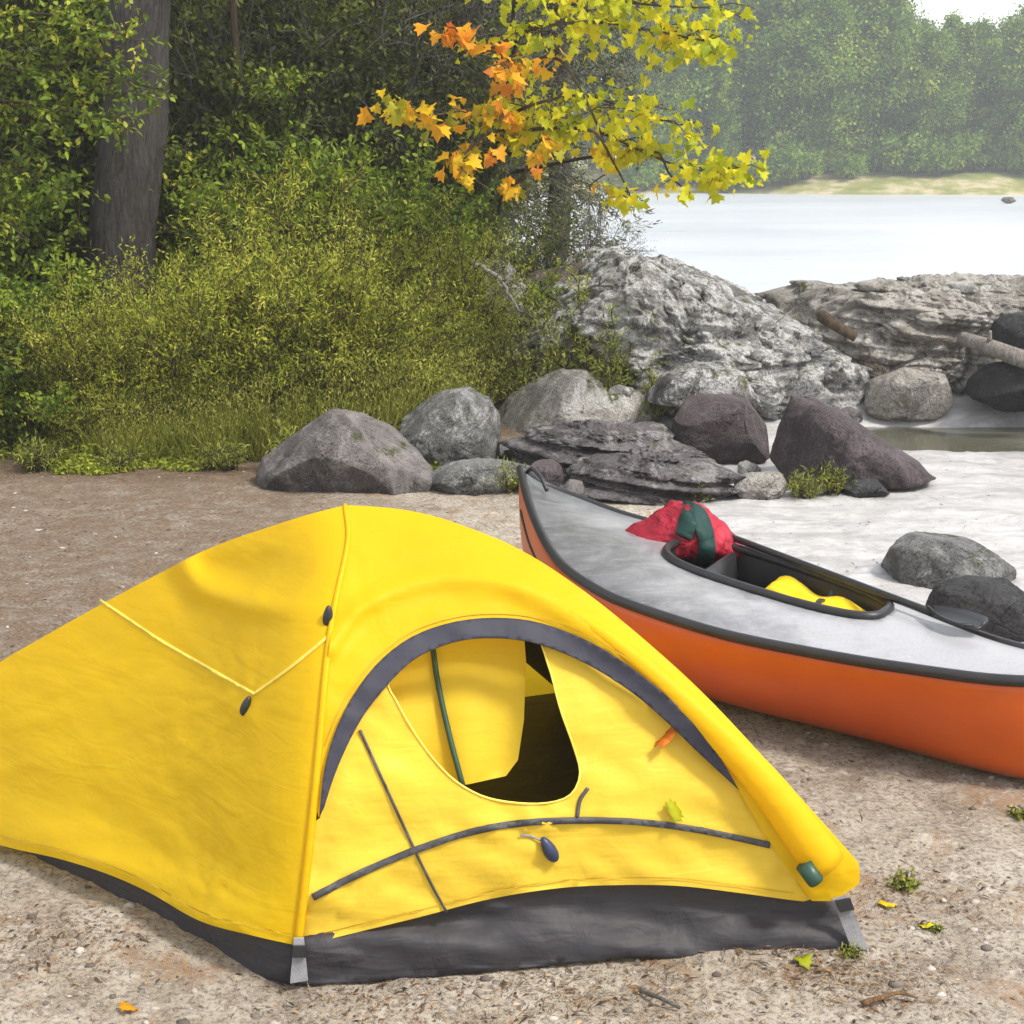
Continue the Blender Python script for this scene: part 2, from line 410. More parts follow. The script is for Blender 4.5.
def left(px, py, off=0.0, wrinkle=0.0):
    t1, d = t_left(px, py)
    dd = max(0, riba_x(py) - px)
    if py < 985 and dd < 400:
        tf, _ = t_front(px if dd > 0 else px, py)
        kk = math.exp(-(dd / 70.0) ** 1.5)
        t1 = t1 + (tf - t1) * kk
        damp = 1 - kk
    else: damp = 1
    if wrinkle:
        off = off + wrinkle * damp * noise.fractal(Vector((px / 120, py / 60, 5)), 1, 2, 3)
        off = off - .016 * damp * (radial(px, py, 300, 946, 150, 11) + radial(px, py, 246, 700, 60, 12, 3) + radial(px, py, 346, 505, 120, 13) + radial(px, py, -150, 780, 150, 14) + .8 * radial(px, py, 205, 905, 90, 15))
        # tension fold below the peak, slack roll along the hem
        q = spline_fold_d(px, py)
        off = off - .050 * damp * math.exp(-(q / 13.0) ** 2)
        off = off + .035 * damp * math.exp(-((px - 262) / 62.0) ** 2 - ((py - 572) / 20.0) ** 2)
        hem = np.interp(px, HEM_L[:, 0], HEM_L[:, 1])
        off = off - .06 * math.exp(-((py - hem + 4) / 34.0) ** 2) * smoothstep(300, 190, np.float64(px))
    return Vector((0, 0, H)) + d * (t1 + off)
FOLDL = spline([(180, 555), (200, 585), (250, 603), (300, 608), (338, 600)], 40)
def spline_fold_d(px, py): return float(np.min(np.hypot(FOLDL[:, 0] - px, FOLDL[:, 1] - py)))
HEM_L = spline([(-150, 785), (-80, 816), (0, 845), (60, 859), (110, 875), (150, 893), (200, 921), (250, 935), (299, 946)], 60)
def sheet(outline, fn, step=9, hole=None, thick=.004, curve=True):
    """flat outline (photo plane) laid onto the curved tent surface, meshed finely and given thickness"""
    O = [Vector((float(x), float(y))) for x, y in outline]
    pts = list(O); edges = [(i, (i + 1) % len(O)) for i in range(len(O))]
    if hole is not None:
        b0 = len(pts); Hh = [Vector((float(x), float(y))) for x, y in hole]
        pts += Hh; edges += [(b0 + i, b0 + (i + 1) % len(Hh)) for i in range(len(Hh))]
    def inside(P, x, y):
        r = False; n = len(P); j = n - 1
        for i in range(n):
            if (P[i].y > y) != (P[j].y > y) and x < (P[j].x - P[i].x) * (y - P[i].y) / (P[j].y - P[i].y) + P[i].x: r = not r
            j = i
        return r
    x0, x1 = min(p.x for p in O), max(p.x for p in O); y0, y1 = min(p.y for p in O), max(p.y for p in O)
    allp = np.array([[p.x, p.y] for p in pts])
    y = y0; row = 0
    while y <= y1:
        x = x0 + (step / 2 if row % 2 else 0)
        while x <= x1:
            if inside(O, x, y) and (hole is None or not inside(Hh, x, y)):
                if np.min(np.hypot(allp[:, 0] - x, allp[:, 1] - y)) > step * .55: pts.append(Vector((x, y)))
            x += step
        y += step * .87; row += 1
    vs, _, fs, *_ = geometry.delaunay_2d_cdt(pts, edges, [], 0, 1e-4)
    keep = []
    for f in fs:
        cx = sum(vs[i].x for i in f) / len(f); cy = sum(vs[i].y for i in f) / len(f)
        if inside(O, cx, cy) and (hole is None or not inside(Hh, cx, cy)): keep.append(tuple(f))
    P3 = [fn(v.x, v.y) for v in vs]
    me = mesh(P3, keep)
    bm = bmesh.new(); bm.from_mesh(me)
    bmesh.ops.recalc_face_normals(bm, faces=bm.faces)
    bm.to_mesh(me); bm.free()
    return me
def band(line, w0, w1, fn, step=6):
    P = np.asarray(line, float); T = np.gradient(P, axis=0); T /= np.linalg.norm(T, axis=1)[:, None]
    N = np.c_[-T[:, 1], T[:, 0]]; wv = np.linspace(w0, w1, len(P))[:, None] / 2
    return sheet([tuple(p) for p in P + N * wv] + [tuple(p) for p in (P - N * wv)[::-1]], fn, step)
def solid(o, t):
    m = o.modifiers.new('Solidify', 'SOLIDIFY'); m.thickness = t; m.offset = 0
    return o

tent = empty('tent', (PT.x, PT.y, 0), 'yellow dome tent with open arched door and dark grey groundsheet', 'tent')
SIL = spline([(346, 505), (390, 508), (430, 515), (475, 530), (515, 547), (560, 574), (620, 619), (700, 690), (780, 775), (828, 828), (858, 862)], 50)
ARO = spline([(319, 818), (324, 772), (334, 735), (351, 699), (377, 664), (410, 638), (450, 623), (495, 618), (540, 623), (590, 642), (640, 674), (685, 713), (715, 750), (739, 790)], 50)
ARI = spline([(321, 818), (334, 777), (349, 742), (366, 712), (391, 681), (418, 657), (455, 642), (495, 638), (538, 644), (585, 663), (630, 691), (668, 723), (700, 754), (739, 790)], 50)
HEM_F = spline([(301, 946), (350, 934), (420, 917), (490, 899), (560, 888), (620, 885), (680, 886), (740, 893), (800, 901), (830, 902), (858, 884)], 50)
ribA_dn = [p for p in RIBA if p[1] < 946]
# front fly: between ribs, sleeve and the arch
ol = list(SIL) + [(860, 872), (859, 884), (835, 901), (812, 901), (790, 872), (765, 835)] + list(ARO[::-1]) + [p for p in ribA_dn[::-1] if p[1] < 812]
o = link('fly_front', sheet(ol, lambda x, y: front(x, y, 0, .006, True), 6), M_FLY, tent)
# left fly
SILL = spline([(346, 505), (300, 517), (215, 546), (160, 573), (100, 605), (50, 633), (0, 662), (-60, 703), (-115, 748), (-150, 785)], 50)
ol = list(SILL) + list(HEM_L[1:]) + [p for p in ribA_dn[::-1] if 508 < p[1]]
o = link('fly_side', sheet(ol, lambda x, y: left(x, y, 0, .012), 6), M_FLY, tent)
# pole sleeve: crease tape along rib A
pts = [front(p[0] - 1, p[1], -.004) for p in RIBA if p[1] < 946]
link('pole_sleeve', tubes([(np.array([list(p) for p in pts]), np.linspace(.006, .011, len(pts)))], 8), M_FLY, tent)
# rolled sleeve along the right pole
sl = [front(p[0], p[1], .004 - .040 * max(0, i / 79) ** 1.5) for i, p in enumerate(SLEEVE)]
rad = np.clip(np.linspace(-.022, .056, 80), .004, .060)
link('pole_sleeve', tubes([(np.array([list(p) for p in sl[20:]]), np.r_[rad[20:-1], rad[-1] * .93])], 18), M_FLY, tent)
e = front(815, 880, -.075); dirv = np.array(list((sl[-1] - sl[-4]).normalized()))
link('pole_end_cap', tubes([(np.array([list(e)]) + dirv * np.array([[-.05], [.0], [.007], [.009]]), [.022, .022, .020, .012])], 14), M_GREENPL, tent)
# door wall
HOLE = spline([(398, 666), (428, 638), (480, 629), (532, 632), (548, 664), (560, 708), (574, 748), (580, 774), (570, 795), (545, 803), (510, 802), (480, 795), (452, 778), (428, 752), (408, 722), (396, 700), (388, 684), (398, 666)], 60)[:-1]
MIDA = (ARO + ARI) / 2
ol = list(MIDA) + [(768, 838), (793, 876), (812, 899)] + [p for p in HEM_F[::-1] if p[0] < 805] + [p for p in ribA_dn[::-1] if p[1] > 822 and p[1] < 940]
def doorfn(x, y):
    dz_ = y - np.interp(x, ZIPH[:, 0], ZIPH[:, 1])
    s = .018 - .012 * math.exp(-(dz_ / 10.0) ** 2) + .004 * noise.noise(Vector((x / 9.0, y / 40, 2))) * math.exp(-(dz_ / 22.0) ** 2)
    return front(x, y, s, .015)
ZIPH = spline([(313, 897), (360, 873), (415, 850), (470, 832), (520, 823), (580, 820), (640, 822), (700, 830), (770, 845)], 40)
o = link('door_wall', sheet(ol, doorfn, 9, HOLE), M_DOOR, tent)
o = link('door_trim', sheet(list(ARO) + list(ARI[::-1][1:-1]), lambda x, y: front(x, y, -.013, .006, True), 4), M_TRIM, tent); solid(o, .004)
zl = np.array([list(doorfn(p[0], p[1]) + Vector((0, -.006, .003))) for p in ZIPH])
solid(link('zip', band(ZIPH, 7, 6, lambda x, y: doorfn(x, y) + Vector((0, -.004, .001)), 4), M_ZIP, tent), .004)
ZV = spline([(360, 730), (385, 785), (415, 850), (432, 885), (447, 912)], 24)
zl = np.array([list(doorfn(p[0], p[1]) + Vector((0, -.005, .003))) for p in ZV])
solid(link('zip', band(ZV, 3.2, 2.4, lambda x, y: doorfn(x, y) + Vector((0, -.004, .001)), 4), M_ZIP, tent), .003)
ZR = spline([(588, 788), (580, 800), (577, 818)], 10)
link('zip', tubes([(np.array([list(doorfn(p[0], p[1]) + Vector((0, -.005, .002))) for p in ZR]), .005)], 6), M_ZIP, tent)
lip = np.array([list(doorfn(p[0], p[1]) + Vector((0, -.002, 0))) for p in HOLE[14:]])
link('door_piping', tubes([(lip, .003)], 6), M_SEAM, tent)
# groundsheet tub
bot = [(860, 949), (790, 955), (700, 959), (630, 957), (560, 964), (450, 975), (370, 982), (297, 986)]
ol = [(298, 938)] + [p for p in [(350, 926), (420, 909), (490, 891), (560, 880), (620, 877), (680, 878), (740, 885), (800, 893), (838, 896)]] + bot
def skirtfn(x, y):
    t, d = t_front(x, y)
    u = noise.fractal(Vector(((x + 1.6 * y) / 120, (y - .35 * x) / 34, 1)), 1, 2, 3) * .024 + .045 * smoothstep(950, 915, np.float64(y)) + .03 * max(0, (930 - y) / 50)
    p = Vector((0, 0, H)) + d * (t + u)
    return p
o = link('groundsheet_wall', sheet(ol, skirtfn, 8), M_SKIRT, tent); solid(o, .003)
botl = [(296, 985), (250, 976), (225, 965), (195, 944), (150, 918), (100, 897), (50, 880), (0, 863), (-80, 830), (-150, 798)]
ol = botl[::-1] + [(298, 936)] + [(p[0], p[1] - 14) for p in HEM_L[::-1] if p[0] < 285]
def skirtl(x, y):
    p = left(x, y, .012 + .04 * smoothstep(300, 220, np.float64(x)))
    return p
o = link('groundsheet_wall', sheet(ol, skirtl, 10), M_SKIRT, tent); solid(o, .003)
GC = left(-150, 785); GC = Vector((GC.x, GC.y, 0.0)); GD = Vector((.25, 5.75, 0))
fl = [Vector((GA.x, GA.y + .03, .012)), Vector((GB.x - .03, GB.y + .04, .012)), Vector((GD.x, GD.y, .012)), Vector((GC.x + .1, GC.y, .012))]
link('groundsheet_floor', mesh([v + Vector((0, 0, 0)) for v in fl] + [v + Vector((0, 0, .004)) for v in fl],
     [(3, 2, 1, 0), (4, 5, 6, 7), (0, 1, 5, 4), (1, 2, 6, 5), (2, 3, 7, 6), (3, 0, 4, 7)], False), M_SKIRT, tent)
# hidden back panels
rB = [front(p[0], p[1], 0, .006, True) for p in SIL]; rC = [left(p[0], p[1], 0, .012) for p in SILL]
n = len(rB)
rD = [Vector((PT.x + (GD.x - PT.x) * (i / (n - 1)), PT.y + (GD.y - PT.y) * (i / (n - 1)), PT.z * (1 - (i / (n - 1)) ** 1.05))) for i in range(n)]
def loft(ca, cb, m=14, sag=.0, inset=0.0):
    V, FV = [], []
    for i in range(len(ca)):
        for j in range(m + 1):
            u = j / m; p = ca[i].lerp(cb[i], u)
            p = p + (Vector((PT.x, PT.y + .2, .25)) - p) * inset
            V.append(p)
    for i in range(len(ca) - 1):
        for j in range(m):
            a = i * (m + 1) + j; FV.append((a, a + 1, a + m + 2, a + m + 1))
    return mesh(V, FV)
link('fly_back', loft(rB, rD), M_FLY, tent)
link('fly_back', loft(rC, rD), M_FLY, tent)
solid(link('interior_shade_sheet', loft(rB, rD, 14, 0, .07), M_INSHADE, tent), .003)  # added dark sheet; its colour makes the inside look shaded beyond the curtain
# inner curtain seen through the door
def curt(x, y):
    return front(x, y, .15 + .012 * math.sin(x / 11.0) * smoothstep(640, 780, np.float64(y)))
ol = [(350, 616), (522, 612), (526, 660), (524, 720), (518, 760), (506, 776), (470, 784), (430, 790), (380, 790), (350, 780)]
link('inner_curtain', sheet(ol, curt, 9), M_CURTAIN, tent)
ZL = spline([(431, 630), (438, 680), (450, 735), (463, 784)], 20)
link('tent_pole', tubes([(np.array([list(curt(p[0], p[1]) + Vector((0, -.014, 0))) for p in ZL]), .0075)], 8), M_GREENPL, tent)
# seams
for L in ([(100, 600), (160, 640), (215, 672), (254, 694)], [(254, 694), (290, 668), (331, 634)]):
    S = spline(L, 30)
    solid(link('seam', band(S, 2.4, 3.2, lambda x, y: left(x, y, -.002, .012), 4), M_SEAM, tent), .003)
S = HEM_F[:-3]
M_STITCH = mat_simple('hem_stitching', (.50, .30, .01), .7)
HL2 = np.array([p for p in HEM_L if -140 < p[0] < 292]) + np.array([1, -9])
link('hem_stitching', band(HL2, 1.3, 1.3, lambda x, y: left(x, y, -.0045, .012), 4), M_STITCH, tent)
AR2 = ARO + (ARO - ARI) / (np.linalg.norm(ARO - ARI, axis=1)[:, None] + 1e-3) * 5
link('arch_stitching', band(AR2[6:-5], 1.2, 1.2, lambda x, y: front(x, y, -.0045, .006, True), 4), M_STITCH, tent)
HF2 = np.array([p for p in HEM_F if 315 < p[0] < 795]) + np.array([0, -8])
link('hem_stitching', band(HF2, 1.2, 1.2, lambda x, y: doorfn(x, y) + Vector((0, -.005, 0)), 4), M_STITCH, tent)
# toggles
def toggle(p, ang, s=1.0, m=None):
    V = []; bm = bmesh.new()
    bmesh.ops.create_uvsphere(bm, u_segments=14, v_segments=10, radius=1)
    for v in bm.verts:
        z = v.co.z; k_ = .62 + .38 * (1 - (z * .5 + .5))
        v.co = Vector((v.co.x * .017 * k_, v.co.y * .013, z * .030)) * s
    bmesh.ops.rotate(bm, verts=bm.verts, cent=(0, 0, 0), matrix=Matrix.Rotation(ang, 3, 'Y'))
    bmesh.ops.translate(bm, verts=bm.verts, vec=p)
    me = bpy.data.meshes.new('toggle'); bm.to_mesh(me); bm.free()
    me.polygons.foreach_set('use_smooth', [True] * len(me.polygons))
    return link('toggle', me, m or M_BLACK, tent)
tg = toggle(left(328, 616, -.012), .1, .95)
tg = toggle(left(246, 706, -.014), .35, .95)
M_NAVY = mat_simple('navy_plastic', (.035, .045, .10), .4)
tg = toggle(doorfn(549, 846) + Vector((0, -.02, 0)), -.5, 1.25, M_NAVY)
link('cord', tubes([(np.array([list(doorfn(x, y) + Vector((0, -.012, 0))) for x, y in ((520, 833), (530, 834), (540, 838), (547, 842))]), .003)], 6), M_STRAP, tent)
# corner straps
def strap(pxs, fn):
    V = [fn(x, y) for x, y in pxs]
    o = link('corner_strap', mesh(V, [tuple(range(len(V)))], False), M_STRAP, tent); solid(o, .006)
strap([(294, 938), (304, 938), (308, 980), (290, 983)], lambda x, y: front(x, y, -.02))
strap([(832, 899), (846, 895), (868, 948), (852, 950)], lambda x, y: front(x, y, -.012))
for q_ in ([(293, 946), (305, 946), (306, 957), (292, 957)], [(835, 901), (850, 898), (854, 909), (840, 912)]):
    solid(link('strap_buckle', mesh([front(x, y, -.030 if x < 500 else -.020) for x, y in q_], [(0, 1, 2, 3)], False), M_BLACK, tent), .008)
# backpack inside
def blob(poly, Y, depth, nz=.1, sc=3.0, nth=72, nps=36, expo=1.0, seed=0, smooth_r=1, facets=0, shear=0.0, layers=0.0, crev=0.0):
    """closed body: the outline is its widest section, swelling in front and behind"""
    P = np.array([list(at_y(x, y, Y)) for x, y in poly]); c = P.mean(0)
    Q = P[:, [0, 2]] - c[[0, 2]]
    th = np.linspace(0, 2 * math.pi, nth, endpoint=False); r = np.zeros(nth)
    for i, t in enumerate(th):
        d = np.array([math.cos(t), math.sin(t)]); best = 0
        for a_, b_ in zip(Q, np.roll(Q, -1, 0)):
            e_ = b_ - a_; den = d[0] * e_[1] - d[1] * e_[0]
            if abs(den) < 1e-12: continue
            s_ = (a_[0] * e_[1] - a_[1] * e_[0]) / den; u_ = (a_[0] * d[1] - a_[1] * d[0]) / den
            if s_ > 0 and -1e-6 <= u_ <= 1 + 1e-6: best = max(best, s_)
        r[i] = best
    for _ in range(smooth_r): r = (np.roll(r, 1) + 2 * r + np.roll(r, -1)) / 4
    V, FV = [], []
    sz = float(r.mean())
    for j in range(nps + 1):
        ps = math.pi * j / nps
        a_ = math.sin(ps) ** expo; b_ = math.copysign(abs(math.cos(ps)) ** expo, math.cos(ps))
        for i in range(nth):
            if j in (0, nps) and i > 0: continue
            x = r[i] * a_ * math.cos(th[i]); z = r[i] * a_ * math.sin(th[i]); y = -depth * b_
            y += shear * z
            p = Vector((x, y, z)); q = p / sz * sc + Vector((seed * 7.3, seed * 3.1, seed))
            d = noise.fractal(q * .5, 1, 2.1, 4) + .35 * (1 - 2 * abs(noise.noise(q * 1.3))) + .12 * noise.noise(q * 4.5)
            n_ = Vector((x / (sz ** 2), y / (depth ** 2), z / (sz ** 2))); n_.normalize()
            p = p + n_ * d * nz * sz * .5
            V.append(p)
    if facets:
        gr_ = np.random.default_rng(int(seed) * 13 + 5); A0 = np.array([list(v) for v in V]); ext = np.abs(A0).max(0)
        for q_ in range(facets):
            n_ = gr_.normal(size=3); n_[1] -= .5; n_[2] += .35; n_ /= np.linalg.norm(n_)
            h_ = A0 @ n_; lim = h_.max() * gr_.uniform(.74, .93)
            over = np.clip(h_ - lim, 0, None); A0 = A0 - np.outer(over * .88, n_)
        for i_ in range(len(A0)):
            q = Vector(A0[i_]) / sz * sc + Vector((seed * 5.1, 0, seed))
            rid = 1 - abs(noise.noise(q * 2.2)) * 2
            A0[i_] *= 1 + nz * (.10 * noise.fractal(q * 2.0, .8, 2.1, 5) + .05 * max(0, rid - .55) * -2.5)
            if crev:
                q3 = Vector((A0[i_][0] * 1.1, A0[i_][1] * 1.1, A0[i_][2] * 1.9)) + Vector((seed, 2.2 * seed, 0)); q3 += .35 * noise.noise_vector(q3 * 1.7)
                r1 = abs(noise.noise(q3)); r2 = abs(noise.noise(q3 * 2.3 + Vector((5, 1, 2))))
                A0[i_] *= 1 - crev * max(0, .10 - r1) / .10 - crev * .4 * max(0, .08 - r2) / .08 + .035 * noise.fractal(q3 * 3.5, .9, 2.1, 4)
            if layers:
                q2 = Vector((A0[i_][0] * 1.2, A0[i_][1] * 1.2, A0[i_][2] * 26 + A0[i_][0] * 3 + seed))
                A0[i_][:2] *= 1 + layers * noise.noise(q2); A0[i_][1] -= layers * .25 * noise.noise(q2 * 1.7)
        V = [Vector(v) for v in A0]
    def ix(j, i):
        if j == 0: return 0
        if j == nps: return 1 + (nps - 1) * nth
        return 1 + (j - 1) * nth + i % nth
    for j in range(nps):
        for i in range(nth):
            q = [ix(j, i), ix(j, i + 1), ix(j + 1, i + 1), ix(j + 1, i)]
            q2 = []
            for s_ in q:
                if s_ not in q2: q2.append(s_)
            FV.append(tuple(q2))
    me = mesh(V, FV)
    bm = bmesh.new(); bm.from_mesh(me); bmesh.ops.recalc_face_normals(bm, faces=bm.faces); bm.to_mesh(me); bm.free()
    return me, Vector(c)
M_PACK = mat_fabric('dark_maroon_nylon', (.11, .028, .030), 0, None, .6, .8)
me, c0 = blob([(505, 770), (512, 745), (530, 735), (560, 738), (580, 755), (585, 790), (545, 800), (510, 795)], 4.05, .12, .12, 2.5, 40, 20)
pk = bpy.data.objects.new('stuff_sack', None); COL.objects.link(pk); pk.location = (c0.x, c0.y, .0)
tag(pk, 'dark maroon stuff sack lying inside the tent doorway', 'bag')
o = link('sack_body', me, M_PACK, pk); o.matrix_parent_inverse = Matrix.Identity(4); o.location = (0, 0, .12)
zmin = min(v.co.z for v in me.vertices); o.location = (0, 0, .018 - zmin)
st = tubes([(np.array([[.0, -.125, .05], [.03, -.135, -.02], [.05, -.12, -.06], [.07, -.10, -.08]]), .006)], 6)
o2 = link('strap', st, M_STRAP, pk); o2.matrix_parent_inverse = Matrix.Identity(4); o2.location = o.location

# ------------------------------------------------------------------ canoe
NS = 90
Np = [at_z(x, y, z) for x, y, z in [(520, 470, .60), (533, 516, .50), (558, 562, .43), (598, 592, .40), (640, 610, .385), (720, 635, .37), (800, 652, .36), (900, 669, .36), (1024, 683, .375)]]
Fp = [at_z(x, y, z) for x, y, z in [(520, 470, .60), (545, 486, .52), (585, 502, .46), (620, 515, .42), (665, 528, .39), (745, 552, .37), (820, 577, .36), (900, 606, .36), (1030, 652, .375)]]
bow = Vector((2.28, 4.62, .50)); bowN = Vector((2.0, 4.70, .42)); bowF = Vector((2.08, 4.84, .42))
Ng = spline(Np + [bowN, bow], NS); Fg = spline(Fp + [bowF, bow], NS)
ctr = (Ng + Fg) / 2; c0 = Vector((ctr[45][0], ctr[45][1], 0))
canoe = empty('canoe', c0, 'orange canoe with grey deck and black gunwale beached behind the tent', 'canoe')
S_ = np.linspace(0, 1, NS)
Kz = .015 + .10 * np.clip((.14 - S_) / .14, 0, 1) ** 2 + .10 * np.clip((S_ - .9) / .1, 0, 1) ** 2
Kg = ctr.copy(); Kg[:, 2] = Kz
stem_dir = ctr[3] - ctr[0]; stem_dir /= np.linalg.norm(stem_dir)
# stem rake: the keel is drawn in under the raised ends
for i in range(NS):
    s = S_[i]
    if s < .08: Kg[i, :2] = ctr[i, :2] + (ctr[12, :2] - ctr[0, :2]) * .45 * (1 - s / .08) ** 1.5
MS = 16
def section(i, side):
    G = (Ng if side < 0 else Fg)[i]; K_ = Kg[i]; out = []
    for j in range(MS + 1):
        f = j / MS * math.pi / 2
        hxy = math.sin(f) ** .62; hz = (1 - math.cos(f)) ** .95
        tumble = 1 + .05 * math.sin(math.pi * hz)
        p = np.array([K_[0] + (G[0] - K_[0]) * hxy * tumble, K_[1] + (G[1] - K_[1]) * hxy * tumble, K_[2] + (G[2] - K_[2]) * hz])
        out.append(p)
    return out
V, FV = [], []
for i in range(NS):
    V += section(i, -1)[::-1] + section(i, 1)[1:]
W = 2 * MS + 1
for i in range(NS - 1):
    for j in range(W - 1):
        a = i * W + j; FV.append((a, a + W, a + W + 1, a + 1))
k = NT('orange_hull_plastic'); c = k.coord()
sc = k.ramp(k.noise(k.n('ShaderNodeMapping', {'Vector': c, 'Scale': (2, 2, 22)}).outputs[0], 3, 6, .7), [(.55, 0), (.72, 1)])
cc = k.ramp(k.noise(c, 1.5, 4), [(.35, (.47, .072, .003)), (.65, (.58, .105, .005))])
cc = k.mix(k.math('MULTIPLY', sc, .25), cc, (.42, .14, .05))
z_ = k.n('ShaderNodeSeparateXYZ', {0: c}).outputs[2]
mud = k.math('MULTIPLY', k.ramp(k.math('ADD', z_, k.math('MULTIPLY', k.noise(c, 9, 7, .7), .10)), [(.06, 1), (.13, 0)]), .6)
cc = k.mix(mud, cc, (.16, .085, .045))
M_HULL = k.done(k.pbr(cc, .38, k.bump(k.noise(c, 30, 4), .06, .01), .45))
o = link('hull', mesh(V, FV), M_HULL, canoe); solid(o, .008)
off = np.array([0, 0, .006])
gl = [(Ng + off, .019), (Fg + off, .019)]
link('gunwale', tubes([gl[0]], 10), M_BLACK, canoe); link('gunwale', tubes([gl[1]], 10), M_BLACK, canoe)
# decorative stripe under the gunwale near the stern: black strip proud of the hull
def hull_pt(i, hz_):
    sct = np.array(section(i, -1)); return np.array([np.interp(hz_, np.linspace(0, 1, MS + 1), sct[:, q]) for q in range(3)])
st = []
for i in range(2, 34):
    p = hull_pt(i, .80); nrm_ = Ng[i] - ctr[i]; nrm_[2] = 0; nrm_ = nrm_ / (np.linalg.norm(nrm_) + 1e-6)
    st.append(p + nrm_ * .004)
link('stripe', tubes([(np.array(st), np.linspace(.011, .006, len(st)))], 6), M_BLACK, canoe)
# deck with a cockpit cut in it
def deck(s, wv, dz=0.0):
    f = s * (NS - 1); i = int(min(NS - 2, math.floor(f))); u = f - i
    a_ = Ng[i] * (1 - u) + Ng[i + 1] * u; b_ = Fg[i] * (1 - u) + Fg[i + 1] * u
    p = a_ * (1 - wv) + b_ * wv
    wd = np.linalg.norm((b_ - a_)[:2])
    p = p + np.array([0, 0, .004 + .05 * wd * math.sin(math.pi * wv) ** .8 + dz])
    return Vector(p)
def proj(p):
    d = p - Vector((0, 0, H)); zf = d.y * CP - d.z * SP; up = d.y * SP + d.z * CP
    return CX + d.x / zf * F, CY - up / zf * F
def near_s(px):
    best = min(range(NS), key=lambda i: abs(proj(Vector(ctr[i]))[0] - px)); return best / (NS - 1)
s0, s1 = near_s(662), near_s(880)
ck = []
for i in range(48):
    a_ = 2 * math.pi * i / 48; ca, sa = math.cos(a_), math.sin(a_)
    e_ = .55
    ck.append(((s0 + s1) / 2 + (s1 - s0) / 2 * math.copysign(abs(ca) ** e_, ca), .66 + .26 * math.copysign(abs(sa) ** e_, sa)))
sdk = 1000.0
outl = [(sdk * s, 2) for s in np.linspace(.015, .985, 60)] + [(sdk * s, 258) for s in np.linspace(.985, .015, 60)]
me = sheet(outl, lambda x, y: deck(x / sdk, y / 260), 9, [(s * sdk, wv * 260) for s, wv in ck])
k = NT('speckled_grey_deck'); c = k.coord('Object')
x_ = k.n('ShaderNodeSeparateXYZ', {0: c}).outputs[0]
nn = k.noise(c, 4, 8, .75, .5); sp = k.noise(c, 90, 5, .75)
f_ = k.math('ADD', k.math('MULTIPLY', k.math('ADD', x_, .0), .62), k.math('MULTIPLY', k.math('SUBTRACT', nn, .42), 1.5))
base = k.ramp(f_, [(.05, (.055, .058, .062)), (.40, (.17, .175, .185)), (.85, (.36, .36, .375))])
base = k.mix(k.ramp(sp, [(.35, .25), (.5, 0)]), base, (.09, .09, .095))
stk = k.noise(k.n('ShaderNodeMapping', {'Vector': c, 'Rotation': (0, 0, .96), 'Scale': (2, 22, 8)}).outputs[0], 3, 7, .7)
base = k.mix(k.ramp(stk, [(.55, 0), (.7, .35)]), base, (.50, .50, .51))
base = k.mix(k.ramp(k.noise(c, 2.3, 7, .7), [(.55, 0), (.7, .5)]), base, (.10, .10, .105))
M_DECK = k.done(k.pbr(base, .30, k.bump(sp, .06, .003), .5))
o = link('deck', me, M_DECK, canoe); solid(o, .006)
rim = np.array([list(deck(s, wv, .012)) for s, wv in ck + [ck[0], ck[1]]])
link('coaming', tubes([(rim, .017)], 8, False), M_BLACK, canoe)
# cockpit well walls
V, FV = [], []
for s, wv in ck:
    p = deck(s, wv, .0); q = deck((s0 + s1) / 2 + (s - (s0 + s1) / 2) * .96, .6 + (wv - .66) * .9, 0); V += [p, Vector((q.x, q.y, .11))]
for i in range(48): FV.append((2 * i, 2 * i + 1, (2 * i + 3) % 96, (2 * i + 2) % 96))
FV.append(tuple(2 * i + 1 for i in range(48)))
link('cockpit_liner', mesh(V, FV), M_BLACK, canoe)
# seat back
def boxlike(pts8, bev=.01):
    me = mesh(pts8, [(0, 1, 2, 3), (7, 6, 5, 4), (0, 4, 5, 1), (1, 5, 6, 2), (2, 6, 7, 3), (3, 7, 4, 0)], False)
    bm = bmesh.new(); bm.from_mesh(me); bmesh.ops.recalc_face_normals(bm, faces=bm.faces)
    bmesh.ops.bevel(bm, geom=list(bm.edges), offset=bev, segments=3, affect='EDGES'); bm.to_mesh(me); bm.free()
    me.polygons.foreach_set('use_smooth', [True] * len(me.polygons)); return me
sm = s0 + (s1 - s0) * .22
a_, b_ = deck(sm, .47), deck(sm, .88); dv = (deck(sm + .04, .5) - deck(sm, .5)); dv.z = 0; dv.normalize()
q = [Vector((a_.x, a_.y, .12)), Vector((b_.x, b_.y, .12)), Vector((b_.x, b_.y, .40)) - dv * .05, Vector((a_.x, a_.y, .39)) - dv * .05]
link('seat_back', boxlike(q + [v + dv * .035 for v in q]), M_BLACK, canoe)
a_, b_ = deck(sm + .02, .47), deck(sm + .02, .88); dl = (deck(sm + .18, .5) - deck(sm + .02, .5)); dl.z = 0
q = [Vector((a_.x, a_.y, .14)), Vector((b_.x, b_.y, .14)), Vector((b_.x, b_.y, .14)) + dl, Vector((a_.x, a_.y, .14)) + dl]
link('seat', boxlike(q + [v + Vector((0, 0, .05)) for v in q]), M_BLACK, canoe)
# stern grab loop
link('grab_loop', tubes([(spline([deck(.03, .5, .02), deck(.05, .5, .06), deck(.08, .5, .06), deck(.1, .5, .02)], 16), .009)], 8), M_BLACK, canoe)
